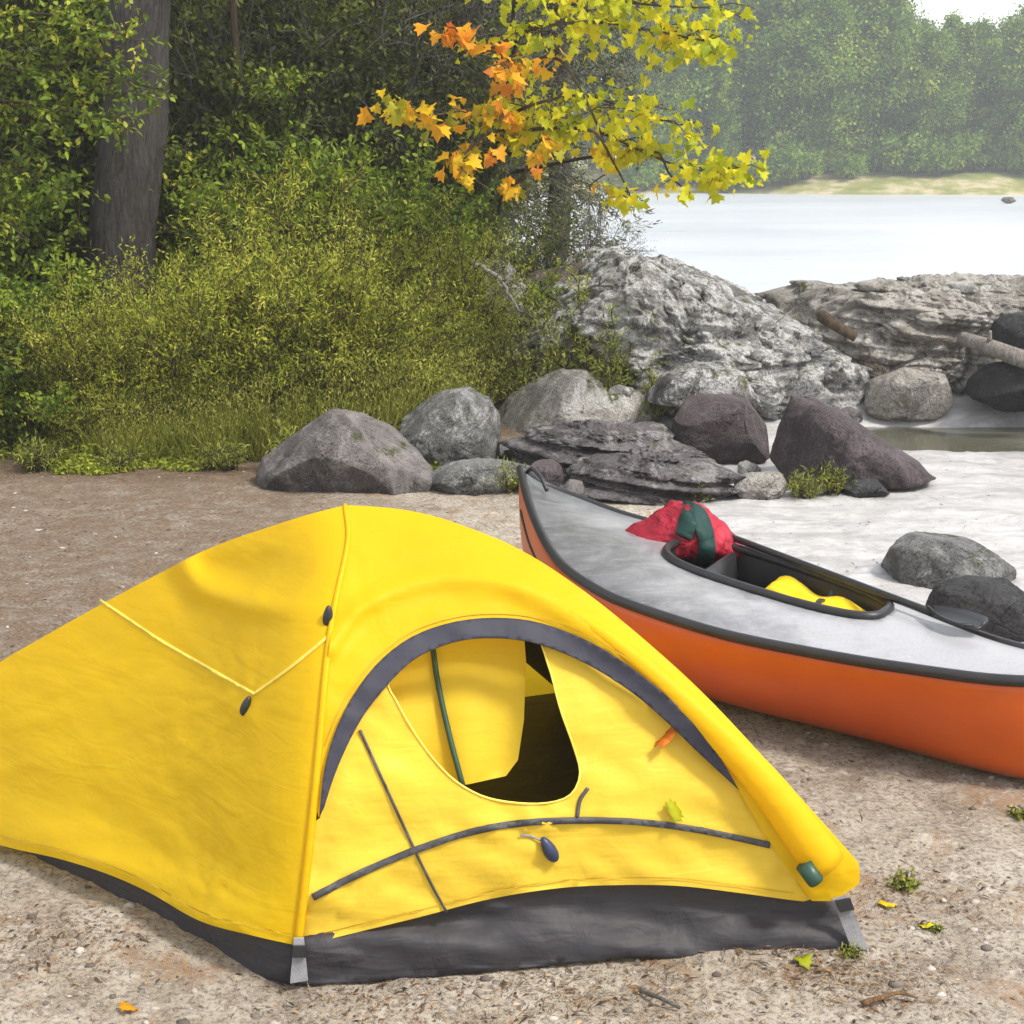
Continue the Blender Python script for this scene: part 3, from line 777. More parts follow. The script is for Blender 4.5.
# life vest in the cockpit
M_VEST = mat_fabric('yellow_vest_nylon', (.82, .56, .01), 0, None, .5, .7)
vs = s0 + (s1 - s0) * .72
def slab(corners, z0, th, nz=.015, seed=0, nu=24, nv=14):
    """soft padded panel between four ground points"""
    V, FV = [], []
    for side in (1, -1):
        for i in range(nu + 1):
            for j in range(nv + 1):
                u, v = i / nu, j / nv
                p = (corners[0].lerp(corners[1], u)).lerp(corners[3].lerp(corners[2], u), v)
                e_ = (1 - abs(2 * u - 1) ** 6) * (1 - abs(2 * v - 1) ** 6)
                z = z0 + side * th * .5 * e_ ** .5 + nz * noise.noise(Vector((u * 4, v * 3, seed)))
                V.append(Vector((p.x, p.y, z + p.z)))
    off_ = (nu + 1) * (nv + 1)
    for sd in (0, 1):
        for i in range(nu):
            for j in range(nv):
                a = sd * off_ + i * (nv + 1) + j
                q = (a, a + 1, a + nv + 2, a + nv + 1); FV.append(q if sd else q[::-1])
    me = mesh(V, FV)
    bm = bmesh.new(); bm.from_mesh(me); bmesh.ops.remove_doubles(bm, verts=bm.verts, dist=1e-4); bmesh.ops.recalc_face_normals(bm, faces=bm.faces); bm.to_mesh(me); bm.free()
    return me
def flat(s, wv, z): p = deck(s, wv); return Vector((p.x, p.y, z))
e0 = flat(vs, .56, 0)
vest = empty('life_vest', (e0.x, e0.y, .2), 'yellow life vest lying inside the canoe cockpit', 'life vest')
va, vb = s0 + (s1 - s0) * .42, s0 + (s1 - s0) * .98
link('front_panel', slab([flat(va, .46, .0), flat(vb, .44, .02), flat(vb, .64, .03), flat(va, .66, .0)], .315, .06, .03, 2), M_VEST, vest)
link('front_panel', slab([flat(va, .68, .02), flat(vb, .66, .0), flat(vb, .87, .0), flat(va, .87, .02)], .315, .06, .03, 5), M_VEST, vest)
link('belt', tubes([(np.array([list(flat(va + (vb - va) * .5, wv, .352 + .012 * math.sin(wv * 30))) for wv in np.linspace(.45, .86, 16)]), .011)], 6), M_BLACK, vest)
# paddle resting across the far rim
pa, pb = deck(s0 + .02, .955, .05), deck(min(.97, near_s(965)), .82, .035)
paddle = empty('paddle', (pa + pb) / 2, 'black paddle resting along the far rim of the canoe cockpit', 'paddle')
link('shaft', tubes([(np.array([list(pa.lerp(pb, t)) for t in np.linspace(0, .86, 12)]), .014)], 10), M_BLACK, paddle)
ax = (pb - pa).normalized(); sd = ax.cross(Vector((0, 0, 1))).normalized()
def blade(base, d, ln, wd):
    V, FV = [], []; n = 14
    for i in range(n + 1):
        t = i / n; wv = wd * (math.sin(min(1, t * 1.5) * math.pi / 2) ** 1.2) * (1 - max(0, (t - .82) / .18) ** 2 * .8) + .012
        for j in range(7):
            u = j / 6 * 2 - 1
            V.append(base + d * ln * t + sd * wv * u + Vector((0, 0, .02 * (u * u) + .004)))
    for i in range(n):
        for j in range(6):
            a = i * 7 + j; FV.append((a, a + 1, a + 8, a + 7))
    return mesh(V, FV)
solid(link('blade', blade(pa.lerp(pb, .85), ax, .24, .06), M_BLACK, paddle), .008)

# red bag on the rear deck
k = NT('red_nylon'); c = k.coord()
cc = k.ramp(k.noise(c, 5, 4), [(.35, (.22, .004, .016)), (.65, (.42, .009, .034))])
b = k.bump(k.noise(c, 9, 6, .65, 1.2), .9, .03)
M_RED = k.done(k.pbr(cc, .5, b, .35))
bagY = deck(near_s(655), .80).y
me, cb = blob([(617, 552), (632, 530), (655, 512), (680, 503), (700, 505), (718, 522), (735, 540), (750, 556), (715, 562), (660, 560)], bagY, .17, .30, 3.2, 90, 46, 1.0, 3)
bag = empty('dry_bag', (cb.x, cb.y, cb.z - .1), 'crumpled red bag with dark green strap lying on the canoe deck', 'bag')
o = link('bag_body', me, M_RED, bag); o.matrix_parent_inverse = Matrix.Identity(4); o.location = Vector((0, 0, .1))
M_GRN = mat_fabric('dark_green_nylon', (.012, .045, .04), 0, None, .6, .6)
V, FV = [], []
bp = [Vector(v.co) for v in me.vertices]
path = spline([(-.03, .03), (.0, .10), (.03, .105), (.06, .04), (.065, -.05), (.05, -.11)], 30)
def front_surface(x, z):
    best = None
    for p in bp:
        if p.y < .02:
            d = (p.x - x) ** 2 + (p.z - z) ** 2
            if best is None or d < best[0]: best = (d, p.y)
    return best[1]
for i, (x, z) in enumerate(path):
    t = path[min(i + 1, 29)] - path[max(i - 1, 0)]; t = t / (np.linalg.norm(t) + 1e-9); nn_ = np.array([t[1], -t[0]])
    for sgn in (-1, 0, 1):
        qx, qz = x + nn_[0] * .034 * sgn, z + nn_[1] * .034 * sgn
        V.append(Vector((qx, front_surface(qx, qz) - .010, qz)))
for i in range(29):
    for j in range(2):
        a = i * 3 + j; FV.append((a, a + 1, a + 4, a + 3))
o2 = link('strap', mesh(V, FV), M_GRN, bag); o2.matrix_parent_inverse = Matrix.Identity(4); o2.location = o.location; solid(o2, .012)

# ------------------------------------------------------------------ rocks
RM = {
 'grey': mat_rock('grey_granite', (.075, .066, .066), (.36, .33, .32), .10, .10, (.45, .44, .42)),
 'grey2': mat_rock('speckled_granite', (.07, .072, .068), (.38, .38, .37), .25, .14, (.52, .52, .50)),
 'pale': mat_rock('pale_granite', (.24, .22, .195), (.66, .64, .60), .35, .22, (.68, .67, .64)),
 'dark': mat_rock('dark_wet_slate', (.035, .030, .033), (.26, .24, .245), .25, .05, (.42, .41, .40)),
 'plum': mat_rock('plum_basalt', (.060, .045, .050), (.19, .155, .165), .02, .02, (.35, .32, .32), 1.0),
 'bank': mat_rock('lichened_rock', (.060, .057, .053), (.42, .41, .39), .50, .24, (.68, .68, .67)),
 'ledge': mat_rock('weathered_ledge', (.20, .175, .145), (.60, .57, .52), .25, .08, (.62, .60, .57)),
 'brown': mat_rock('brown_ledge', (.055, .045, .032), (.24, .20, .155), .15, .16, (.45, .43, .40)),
 'char': mat_rock('charcoal_rock', (.030, .030, .032), (.11, .11, .115), .03, .02, (.3, .3, .3)),  # charcoal boulders, and the painted shade of the ledge hollows
}
def rock(poly, mat, label, depth=None, Y=None, nz=.14, sc=3.0, expo=.8, seed=1, base=None, name='boulder', shear=0.0, res=1.0, group=None, cat='rock', layers=0.0, crev=0.0):
    """poly in photo pixels; the rock stands where its lowest outline point meets the ground"""
    yb = max(p[1] for p in poly) if base is None else base
    xb = sum(p[0] for p in poly) / len(poly)
    wpx = max(p[0] for p in poly) - min(p[0] for p in poly)
    if Y is None:
        Y = at_z(xb, yb, 0).y
    wd = wpx / F * Y
    dep = depth or wd * .36
    Yc = Y + dep * .55
    me, c = blob(poly, Yc, dep, nz, sc, int(170 * res), int(90 * res), expo, seed, 1, facets=9, shear=shear, layers=layers, crev=crev)
    o = link(name, me, RM[mat]); o.location = c; o.scale = (1.05, 1.05, 1.05); o['kind'] = 'thing'
    tag(o, label, cat, group)
    return o
rock([(262, 478), (272, 448), (292, 424), (325, 414), (362, 418), (388, 430), (410, 452), (440, 482), (430, 502), (340, 506), (275, 500)], 'grey', 'rounded grey boulder at the left end of the rock row behind the tent', nz=.10, seed=2, base=490)
rock([(388, 432), (412, 410), (440, 396), (466, 391), (486, 402), (500, 425), (508, 455), (480, 474), (440, 476), (405, 462)], 'grey2', 'angular speckled grey boulder beside the rounded boulder', nz=.18, expo=.62, seed=3, base=468)
rock([(428, 478), (455, 465), (500, 462), (530, 470), (528, 488), (490, 496), (440, 492)], 'grey2', 'low flat grey stone in front of the angular boulder', nz=.2, expo=.6, seed=4, base=490, name='stone')
rock([(492, 425), (512, 400), (535, 384), (565, 372), (585, 373), (605, 392), (640, 392), (664, 410), (650, 434), (560, 440), (500, 440)], 'pale', 'large pale granite boulder with mossy stain under the weeds', nz=.14, seed=5, base=436, expo=.75)
rock([(500, 448), (540, 434), (600, 428), (660, 430), (690, 445), (690, 470), (620, 478), (540, 470)], 'dark', 'dark layered slab lying below the pale boulder', nz=.30, sc=5, expo=.6, seed=6, base=474, name='rock_slab', layers=.3)
rock([(560, 478), (600, 462), (660, 458), (720, 465), (742, 485), (700, 500), (620, 504), (570, 498)], 'dark', 'dark cracked slab in front of the plum coloured boulders', nz=.34, sc=5, expo=.6, seed=7, base=498, name='rock_slab', layers=.3)
rock([(672, 412), (690, 399), (728, 397), (762, 406), (770, 425), (768, 452), (745, 470), (690, 466), (675, 450)], 'plum', 'square plum brown boulder with a pale flat top', nz=.07, expo=.5, seed=8, base=464, shear=-.1)
rock([(768, 440), (776, 412), (795, 401), (820, 404), (850, 420), (880, 440), (915, 462), (934, 482), (900, 492), (830, 496), (780, 480)], 'plum', 'long sloping plum brown boulder beside the pale beach', nz=.13, expo=.7, seed=9, base=488)
rock([(728, 486), (745, 474), (778, 474), (790, 486), (770, 500), (738, 500)], 'ledge', 'small pale stone at the foot of the plum boulders', nz=.2, seed=10, base=498, name='stone')
rock([(842, 490), (856, 480), (880, 480), (892, 490), (872, 498), (850, 498)], 'char', 'small black stone below the sloping boulder tip', nz=.15, seed=11, base=496, name='stone')
rock([(878, 562), (900, 543), (940, 537), (985, 545), (1015, 566), (1005, 590), (940, 596), (895, 588)], 'grey2', 'low grey rock half buried in the pale beach', nz=.14, seed=12, base=584, depth=.30)
rock([(928, 615), (942, 588), (975, 580), (1010, 584), (1034, 602), (1036, 640), (1000, 655), (945, 646)], 'char', 'dark charcoal boulder beside the canoe at the right edge', nz=.10, seed=13, base=640, expo=.65)
rock([(518, 452), (530, 443), (548, 444), (556, 456), (545, 470), (524, 468)], 'grey2', 'small bluish stone behind the canoe stern', nz=.12, seed=14, base=468, name='stone')
rock([(524, 476), (538, 459), (556, 460), (566, 478), (560, 497), (532, 495)], 'plum', 'small mauve stone standing behind the canoe stern', nz=.12, seed=15, base=497, name='stone')
rock([(560, 496), (570, 480), (582, 482), (588, 502), (578, 510), (562, 508)], 'grey', 'small pointed grey stone right of the mauve stone', nz=.14, seed=16, base=508, name='stone')
rock([(1000, 660), (1012, 650), (1034, 652), (1040, 668), (1015, 672)], 'pale', 'small pale stone under the charcoal boulder', nz=.2, seed=17, base=664, name='stone')
# rocky bank in front of the lake
rock([(515, 402), (512, 340), (528, 290), (565, 264), (610, 258), (650, 266), (700, 274), (760, 296), (806, 322), (850, 366), (888, 408), (866, 428), (800, 424), (740, 412), (690, 404), (640, 416)], 'bank', 'large rough lichen streaked outcrop sloping down to the right in the middle of the bank', Y=12.1, nz=.30, sc=4.2, seed=21, expo=.7, name='rock_outcrop', depth=.85, res=2.2, crev=.11, layers=.018)
rock([(770, 345), (778, 300), (810, 286), (860, 289), (920, 286), (985, 283), (1060, 280), (1180, 290), (1180, 345), (1060, 352), (1000, 350), (988, 374), (930, 382), (870, 380), (820, 374)], 'ledge', 'long low pale tan ledge between the pool and the lake', Y=12.5, nz=.22, sc=7, seed=27, expo=.6, name='rock_ledge', depth=.75, res=2.2, layers=.06, crev=.10)
rock([(548, 284), (560, 262), (590, 248), (622, 250), (640, 280), (620, 300), (570, 298)], 'bank', 'pale jagged rock at the lake side of the bank', Y=13.6, nz=.3, sc=4, seed=23, name='rock_outcrop', crev=.1)
rock([(640, 398), (668, 372), (704, 364), (742, 374), (752, 398), (700, 408)], 'bank', 'grey lichened rock at the foot of the large outcrop', Y=11.2, nz=.22, seed=26, depth=.3)
rock([(500, 340), (512, 285), (545, 262), (590, 262), (625, 295), (632, 355), (590, 392), (530, 385)], 'brown', 'shadowed rock outcrop behind the thin weeds', Y=13.0, nz=.25, seed=22, name='rock_outcrop')
rock([(836, 392), (848, 360), (880, 350), (912, 362), (915, 395), (890, 414), (850, 412)], 'brown', 'brown shaded rock under the ledge', Y=12.35, nz=.25, seed=29, depth=.35)
rock([(862, 408), (875, 382), (905, 371), (940, 374), (948, 400), (940, 416), (880, 418)], 'ledge', 'grey angular block at the water under the ledge', Y=11.95, nz=.14, seed=30, expo=.6, depth=.25)
rock([(972, 396), (980, 372), (1005, 366), (1050, 364), (1085, 380), (1080, 404), (1000, 408)], 'char', 'black rock standing in for the shaded hollow at the right edge just above the pool', Y=11.7, nz=.14, seed=31, depth=.3, expo=.6)  # solid black body replaces the lower hollow, its shade put into the colour
rock([(990, 330), (1010, 316), (1060, 312), (1090, 335), (1060, 356), (1000, 354)], 'char', 'black rock standing in for the shaded upper hollow of the ledge', Y=11.65, nz=.12, seed=32, depth=.3)  # same for the upper hollow: shade given as a black rock
rock([(470, 300), (480, 262), (505, 250), (525, 280), (528, 325), (500, 340), (475, 330)], 'bank', 'lichened rock half hidden by bushes above the angular boulder', Y=12.7, nz=.22, seed=33)

# smaller stones of the bank
gs = np.random.default_rng(3)
def small(px, py, w_, h_, mat, label, Y=None, z=None, group='small stones among the boulders'):
    th = np.linspace(0, 2 * math.pi, 9)[:-1]; rr = gs.uniform(.8, 1.15, 8)
    return rock([(px + math.cos(a_) * w_ * r_, py - math.sin(a_) * h_ * r_) for a_, r_ in zip(th, rr)], mat, label, Y=Y, nz=.2, seed=int(gs.integers(50, 900)), base=py + h_ * .7, name='stone', res=.35, group=group)
for px, py, w_, h_, mt in [(450, 480, 13, 8, 'dark'), (548, 482, 10, 7, 'grey'), (505, 452, 12, 10, 'grey2'), (512, 486, 14, 7, 'dark'), (610, 452, 18, 9, 'pale'), (668, 440, 10, 10, 'dark'), (660, 478, 16, 8, 'grey2'), (705, 492, 14, 7, 'grey'), (640, 500, 15, 6, 'dark'), (590, 508, 12, 6, 'grey'), (748, 470, 12, 9, 'pale'), (765, 492, 9, 6, 'grey'), (815, 490, 12, 7, 'ledge'), (575, 442, 14, 8, 'dark'), (725, 478, 12, 7, 'dark')]:
    small(px, py, w_, h_, mt, 'small stone lying in the gaps between the larger boulders')
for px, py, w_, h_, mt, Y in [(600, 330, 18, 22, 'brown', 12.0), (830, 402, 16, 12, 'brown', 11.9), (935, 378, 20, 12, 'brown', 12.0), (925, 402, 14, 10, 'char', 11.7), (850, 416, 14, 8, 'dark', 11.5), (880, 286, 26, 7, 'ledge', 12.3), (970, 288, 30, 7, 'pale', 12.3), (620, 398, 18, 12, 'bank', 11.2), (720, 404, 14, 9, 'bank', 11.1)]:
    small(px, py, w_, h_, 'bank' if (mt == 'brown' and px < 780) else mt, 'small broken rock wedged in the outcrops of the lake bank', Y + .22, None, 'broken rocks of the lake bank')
M_STICK = mat_bark('bleached_stick', (.22, .21, .20), (.60, .58, .56), 8)
for i, (P_, lab) in enumerate([
    ([(622, 335, 11.75), (626, 290, 11.8), (628, 262, 11.9)], 'thin pale stick standing before the big outcrop'),
    ([(560, 300, 12.2), (600, 285, 12.1), (655, 300, 11.9)], 'bleached stick lying across the shadowed outcrop'),
    ([(700, 330, 11.8), (735, 318, 11.9), (790, 330, 12.1)], 'grey stick lying on the rocks right of the big outcrop'),
    ([(470, 260, 12.2), (500, 280, 12.1), (520, 312, 12.0)], 'grey dead branch sloping beside the lichened rock'),
    ]):
    lp = spline([at_y(*p) for p in P_], 18); lp += np.random.default_rng(i).normal(size=lp.shape) * .006
    r_ = empty('driftwood_stick', Vector(lp[9]), lab, 'stick')
    link('main_stem', tubes([(lp, np.linspace(.022, .006, 18))], 7), M_STICK, r_)
    gg = np.random.default_rng(i + 60); tw_ = []
    for q in range(7):
        p = lp[int(gg.integers(3, 17))]; d = gg.normal(size=3); d[2] = abs(d[2]) * .6; d /= np.linalg.norm(d); ln = gg.uniform(.1, .3)
        tw_.append((np.array([p, p + d * ln * .5 + gg.normal(size=3) * .02, p + d * ln]), [.006, .004, .002]))
    for t1_ in tw_: link('twig', tubes([t1_], 5), M_STICK, r_)
# driftwood log over the gap
M_DRIFT = mat_bark('grey_driftwood', (.14, .12, .10), (.46, .42, .38), 8)
lp = spline([at_y(962, 338, 11.75), at_y(990, 347, 11.5), at_y(1020, 358, 11.35), at_y(1070, 372, 11.3)], 20)
lg = empty('driftwood_log', Vector(lp[10]), 'grey driftwood log slanting across the ledge gap', 'log')
link('log_trunk', tubes([(lp, np.linspace(.05, .075, 20))], 12), M_DRIFT, lg)
link('branch_stub', tubes([(np.array([lp[6], lp[6] + np.array([-.02, -.08, .12])]), [.022, .012])], 8), M_DRIFT, lg)
lp = spline([at_y(822, 316, 12.1), at_y(835, 325, 11.95), at_y(856, 338, 11.9)], 12)
lg = empty('driftwood_log', Vector(lp[6]), 'short brown stick wedged at the left end of the ledge', 'log')
link('log_trunk', tubes([(lp, np.linspace(.05, .035, 12))], 10), mat_bark('brown_driftwood', (.05, .035, .025), (.2, .15, .1), 8), lg)

# ------------------------------------------------------------------ foliage
DIA = (np.array([(0, 0, 0), (.32, .42, .06), (.72, .30, .02), (1, 0, -.12), (.72, -.30, .02), (.32, -.42, .06)]), [(0, 1, 2, 3), (0, 3, 4, 5)])
QUAD = (np.array([(0, 0, 0), (.45, .5, .08), (1, 0, -.08), (.45, -.5, .08)]), [(0, 1, 2, 3)])
mp = [(0, 0), (.06, .02), (.05, .30), (.0, .52), (.22, .46), (.36, .62), (.46, .34), (.70, .42), (.66, .24), (1.0, .0)]
MAPLE_P = mp + [(x, -y) for x, y in mp[::-1][1:-1]]
MAPLE = (np.array([(x, y, .30 * abs(y) - .34 * x * x + .05 * math.sin(7 * x)) for x, y in MAPLE_P] + [(.42, 0, 0)]), None)
_n = len(MAPLE_P)
MAPLE = (MAPLE[0], [( _n, i, (i + 1) % _n) for i in range(_n)])
def leaf_mesh(pos, axis_, nrm, L, W, tint, shape=QUAD):
    T, fs = shape
    axis_ = axis_ / (np.linalg.norm(axis_, axis=1)[:, None] + 1e-9)
    side = np.cross(nrm, axis_); side /= np.linalg.norm(side, axis=1)[:, None] + 1e-9
    up = np.cross(axis_, side)
    n, m = len(pos), len(T)
    V = pos[:, None, :] + (axis_[:, None, :] * (T[None, :, 0:1] * L[:, None, None]) + side[:, None, :] * (T[None, :, 1:2] * W[:, None, None]) + up[:, None, :] * (T[None, :, 2:3] * L[:, None, None]))
    fa = np.array(fs); FV = (np.arange(n)[:, None, None] * m + fa[None]).reshape(-1, fa.shape[1])
    return mesh_np(V.reshape(-1, 3), FV, np.repeat(tint, m))
def rvec(n, g): v = g.normal(size=(n, 3)); return v / np.linalg.norm(v, axis=1)[:, None]
def make_shrub(g, Rr, Hh, stems, twigs, lpt, L, W, spread=.5, droop=.0, twl=.35, upb=.5, t0=.2):
    """stems that arch outwards, twigs along them, leaves along the twigs"""
    lines, P, A_, N_, T_ = [], [], [], [], []
    for s in range(stems):
        a = g.uniform(0, 2 * math.pi); rr = Rr * math.sqrt(g.uniform(.02, 1)); hh = Hh * g.choice([.45, .6, .75, .9, 1.0, 1.15]) * (1 - .35 * (rr / Rr) ** 2)
        b0 = np.array([math.cos(a), math.sin(a), 0]) * rr * .25
        e = np.array([math.cos(a) * rr, math.sin(a) * rr, hh]); mid = b0 * .4 + e * .5 + np.array([0, 0, hh * .18]); mid[:2] -= e[:2] * spread * .3
        C_ = spline([b0 + np.array([0, 0, -.08]), mid, e], 9)
        C_ += np.r_[np.zeros((1, 3)), g.normal(size=(8, 3)) * .02]
        lines.append((C_, np.linspace(.012, .003, 9) * max(.6, Hh / 1.5)))
        ts = g.uniform(0, 1, s_n := 3) * .2
        shade = g.uniform(-.15, .15)
        for _ in range(twigs):
            t = g.uniform(t0, 1.0); i = min(7, int(t * 8)); p = C_[i] + (C_[i + 1] - C_[i]) * (t * 8 - i)
            d = rvec(1, g)[0]; d[2] = abs(d[2]) * upb * 1.5 - droop; d += (C_[i + 1] - C_[i]) / (np.linalg.norm(C_[i + 1] - C_[i]) + 1e-9) * .6
            d /= np.linalg.norm(d); ln = twl * g.uniform(.5, 1.2)
            u = np.linspace(.1, 1, lpt)
            tp = p + d * ln * u[:, None] + np.array([0, 0, -1]) * (u[:, None] ** 2) * ln * .25 * (1 if droop >= 0 else 0)
            tp += g.normal(size=tp.shape) * ln * .04
            la = d * .6 + rvec(lpt, g) * .9; la[:, 2] -= droop
            P.append(tp); A_.append(la); N_.append(rvec(lpt, g) * .7 + np.array([0, 0, .8]))
            T_.append(np.clip(.5 + shade + g.normal() * .16 + g.normal(size=lpt) * .12, 0, 1))
            if _ % 3 == 0: lines.append((np.array([p, tp[lpt // 2], tp[-1]]), [.004, .003, .0015]))
    P, A_, N_, T_ = map(np.concatenate, (P, A_, N_, T_))
    n = len(P); Ls = L * g.uniform(.6, 1.25, n); Ws = W * g.uniform(.7, 1.2, n)
    return lines, P, A_, N_, Ls, Ws, T_

ML = {
 'bright': mat_leaf('bright_green_leaves', [(0, (.045, .08, .012)), (.4, (.13, .20, .022)), (.75, (.27, .35, .035)), (1, (.48, .46, .05))]),
 'willow': mat_leaf('olive_willow_leaves', [(0, (.085, .10, .016)), (.4, (.26, .31, .034)), (.75, (.46, .48, .055)), (1, (.64, .58, .11))]),
 'dark': mat_leaf('dark_green_leaves', [(0, (.030, .042, .010)), (.45, (.085, .11, .022)), (.8, (.18, .21, .04)), (1, (.30, .29, .06))]),
 'needle': mat_leaf('dark_needles', [(0, (.035, .040, .018)), (.5, (.09, .10, .04)), (.85, (.18, .18, .09)), (1, (.28, .25, .18))], .15),
 'yellow': mat_leaf('yellow_green_leaves', [(0, (.26, .33, .015)), (.4, (.56, .56, .015)), (.8, (.82, .66, .015)), (1, (.85, .55, .02))], .45),
 'orange': mat_leaf('orange_leaves', [(0, (.35, .33, .02)), (.3, (.75, .48, .015)), (.65, (.78, .30, .02)), (1, (.70, .17, .03))], .4),
 'far': mat_leaf('far_green_leaves', [(0, (.035, .08, .016)), (.4, (.11, .21, .025)), (.75, (.24, .38, .04)), (1, (.42, .50, .06))]),
 'fern': mat_leaf('weed_leaves', [(0, (.10, .14, .02)), (.5, (.26, .31, .05)), (1, (.50, .48, .09))]),
}
ML['wheat'] = mat_leaf('straw_grass_blades', [(0, (.10, .10, .02)), (.4, (.23, .26, .04)), (.75, (.38, .39, .07)), (1, (.54, .48, .13))])
M_TWIG = mat_bark('brown_twig', (.05, .035, .022), (.15, .11, .075))
M_GTWIG = mat_bark('grey_twig', (.10, .095, .09), (.30, .28, .26))
M_BARK = mat_bark('grey_bark', (.035, .030, .028), (.14, .13, .125), 7)

def shrub_proto(name, g, mat, shape, label, cat, twigmat=None, **kw):
    lines, P, A_, N_, Ls, Ws, T_ = make_shrub(g, **kw)
    r = empty(name, (0, 0, 0), label, cat)
    link('stems', tubes(lines, 4, False), twigmat or M_TWIG, r)
    link('foliage', leaf_mesh(P, A_, N_, Ls, Ws, T_, shape), ML[mat], r)
    return r
g = np.random.default_rng(11)
pr_willow = [shrub_proto('willow_bush', g, 'willow', QUAD, 'x', 'bush', Rr=.80, Hh=1.35, stems=60, twigs=30, lpt=14, L=.044, W=.0105, twl=.40, upb=1.1, t0=.04) for _ in range(2)]
pr_bright = [shrub_proto('leafy_bush', g, 'bright', DIA, 'x', 'bush', Rr=.85, Hh=1.35, stems=30, twigs=26, lpt=11, L=.055, W=.036, twl=.32, upb=.6, t0=.15) for _ in range(2)]
pr_dark = [shrub_proto('dark_bush', g, 'dark', QUAD, 'x', 'bush', M_GTWIG, Rr=1.1, Hh=2.3, stems=34, twigs=34, lpt=11, L=.060, W=.032, twl=.45, upb=.5, t0=.1) for _ in range(2)]
pr_twig = [shrub_proto('twiggy_brush', g, 'needle', QUAD, 'x', 'bush', M_GTWIG, Rr=1.15, Hh=2.8, stems=60, twigs=34, lpt=8, L=.05, W=.014, twl=.55, upb=.3, t0=.1)]
used = set()
def put(protos, i, x, y, s, label, group, sz=None, z=None):
    p = protos[i % len(protos)]
    if p.name not in used: o = p; used.add(p.name)
    else: o = copy_tree(p)
    o.location = (x, y, float(ground_h(x, y)) if z is None else z); o.scale = (s, s, sz or s); o.rotation_euler = (0, 0, random.uniform(0, 6.28))
    tag(o, label, None, group); return o
def X_at(px, Y): return at_y(px, 400, Y).x
GW, GL, GDK, GT = 'yellowish willow bushes', 'leafy green bushes', 'dark bushes at the forest edge', 'grey twiggy brush'
for i, (px, Y, s, lab) in enumerate([
    (150, 10.75, .80, 'olive willow bush below the grey tree trunk'),
    (215, 10.9, .95, 'feathery olive bush right of the trunk base'),
    (278, 11.0, 1.0, 'tall yellowish bush above the rounded boulder left side'),
    (340, 11.0, .95, 'yellow green willow bush behind the rounded boulder'),
    (398, 11.3, .74, 'low yellowish bush behind the angular boulder'),
    (85, 10.6, .75, 'olive bush at the edge of the bare soil left of the trunk'),
    (310, 12.3, 1.2, 'tall olive bush in the second row behind the willow bushes'),
    (445, 12.2, .9, 'yellowish bush above the angular boulder')]):
    put(pr_willow, i, X_at(px, Y), Y, s, lab, GW)
for i, (px, Y, s, lab) in enumerate([
    (15, 10.7, .85, 'leafy green bush at the left edge of the clearing'),
    (35, 11.2, .85, 'bright leafy bush left of the tree trunk'),
    (-60, 11.0, 1.1, 'leafy bush cut by the left picture edge'),
    (215, 13.7, 1.15, 'green leafy bush right behind the tree trunk'),
    (300, 12.9, 1.25, 'tall green bush in the middle of the thicket'),
    (375, 12.8, 1.15, 'green leafy bush below the yellow maple leaves'),
    (450, 13.0, 1.05, 'green bush beside the lichened rock'),
    (-45, 12.6, 1.4, 'tall green bush behind the left edge bushes')]):
    put(pr_bright, i, X_at(px, Y), Y, s, lab, GL)
for i, (px, Y, s, lab) in enumerate([
    (-40, 14.0, 1.3, 'dark bush behind the left edge bushes'), (60, 14.6, 1.3, 'dark bush behind the grey trunk'),
    (225, 14.2, 1.15, 'dark bush in the shade right of the trunk'), (290, 14.6, 1.25, 'dark tall bush in the thicket centre'),
    (530, 13.4, .50, 'small dark bush above the shadowed outcrop'), (380, 14.4, 1.1, 'dark bush behind the maple branches'), (445, 14.4, 1.0, 'dark bush beside the maple trunk'),
    (420, 16.0, 1.4, 'dark bush far back in the thicket'),
    (330, 16.2, 1.5, 'dark bush deep in the forest'), (240, 16.2, 1.5, 'dark bush behind the leaning trunk shade'), (120, 16.4, 1.5, 'dark bush hidden behind the grey trunk'), (10, 16.4, 1.5, 'dark bush deep at the left edge')]):
    put(pr_dark, i, X_at(px, Y), Y, s, lab, GDK)
for i, (px, Y, s, lab) in enumerate([
    (230, 15.2, 1.15, 'grey twiggy brush right of the trunk'), (330, 15.2, 1.2, 'grey twiggy brush in the dark gap'),
    (592, 14.0, .42, 'low grey twiggy brush on top of the outcrop against the lake'), (420, 15.2, 1.15, 'bare grey brush left of the maple'), (470, 15.4, 1.0, 'bare grey brush behind the maple'), (50, 15.6, 1.2, 'grey brush behind the trunk')]):
    put(pr_twig, i, X_at(px, Y), Y, s, lab, GT)
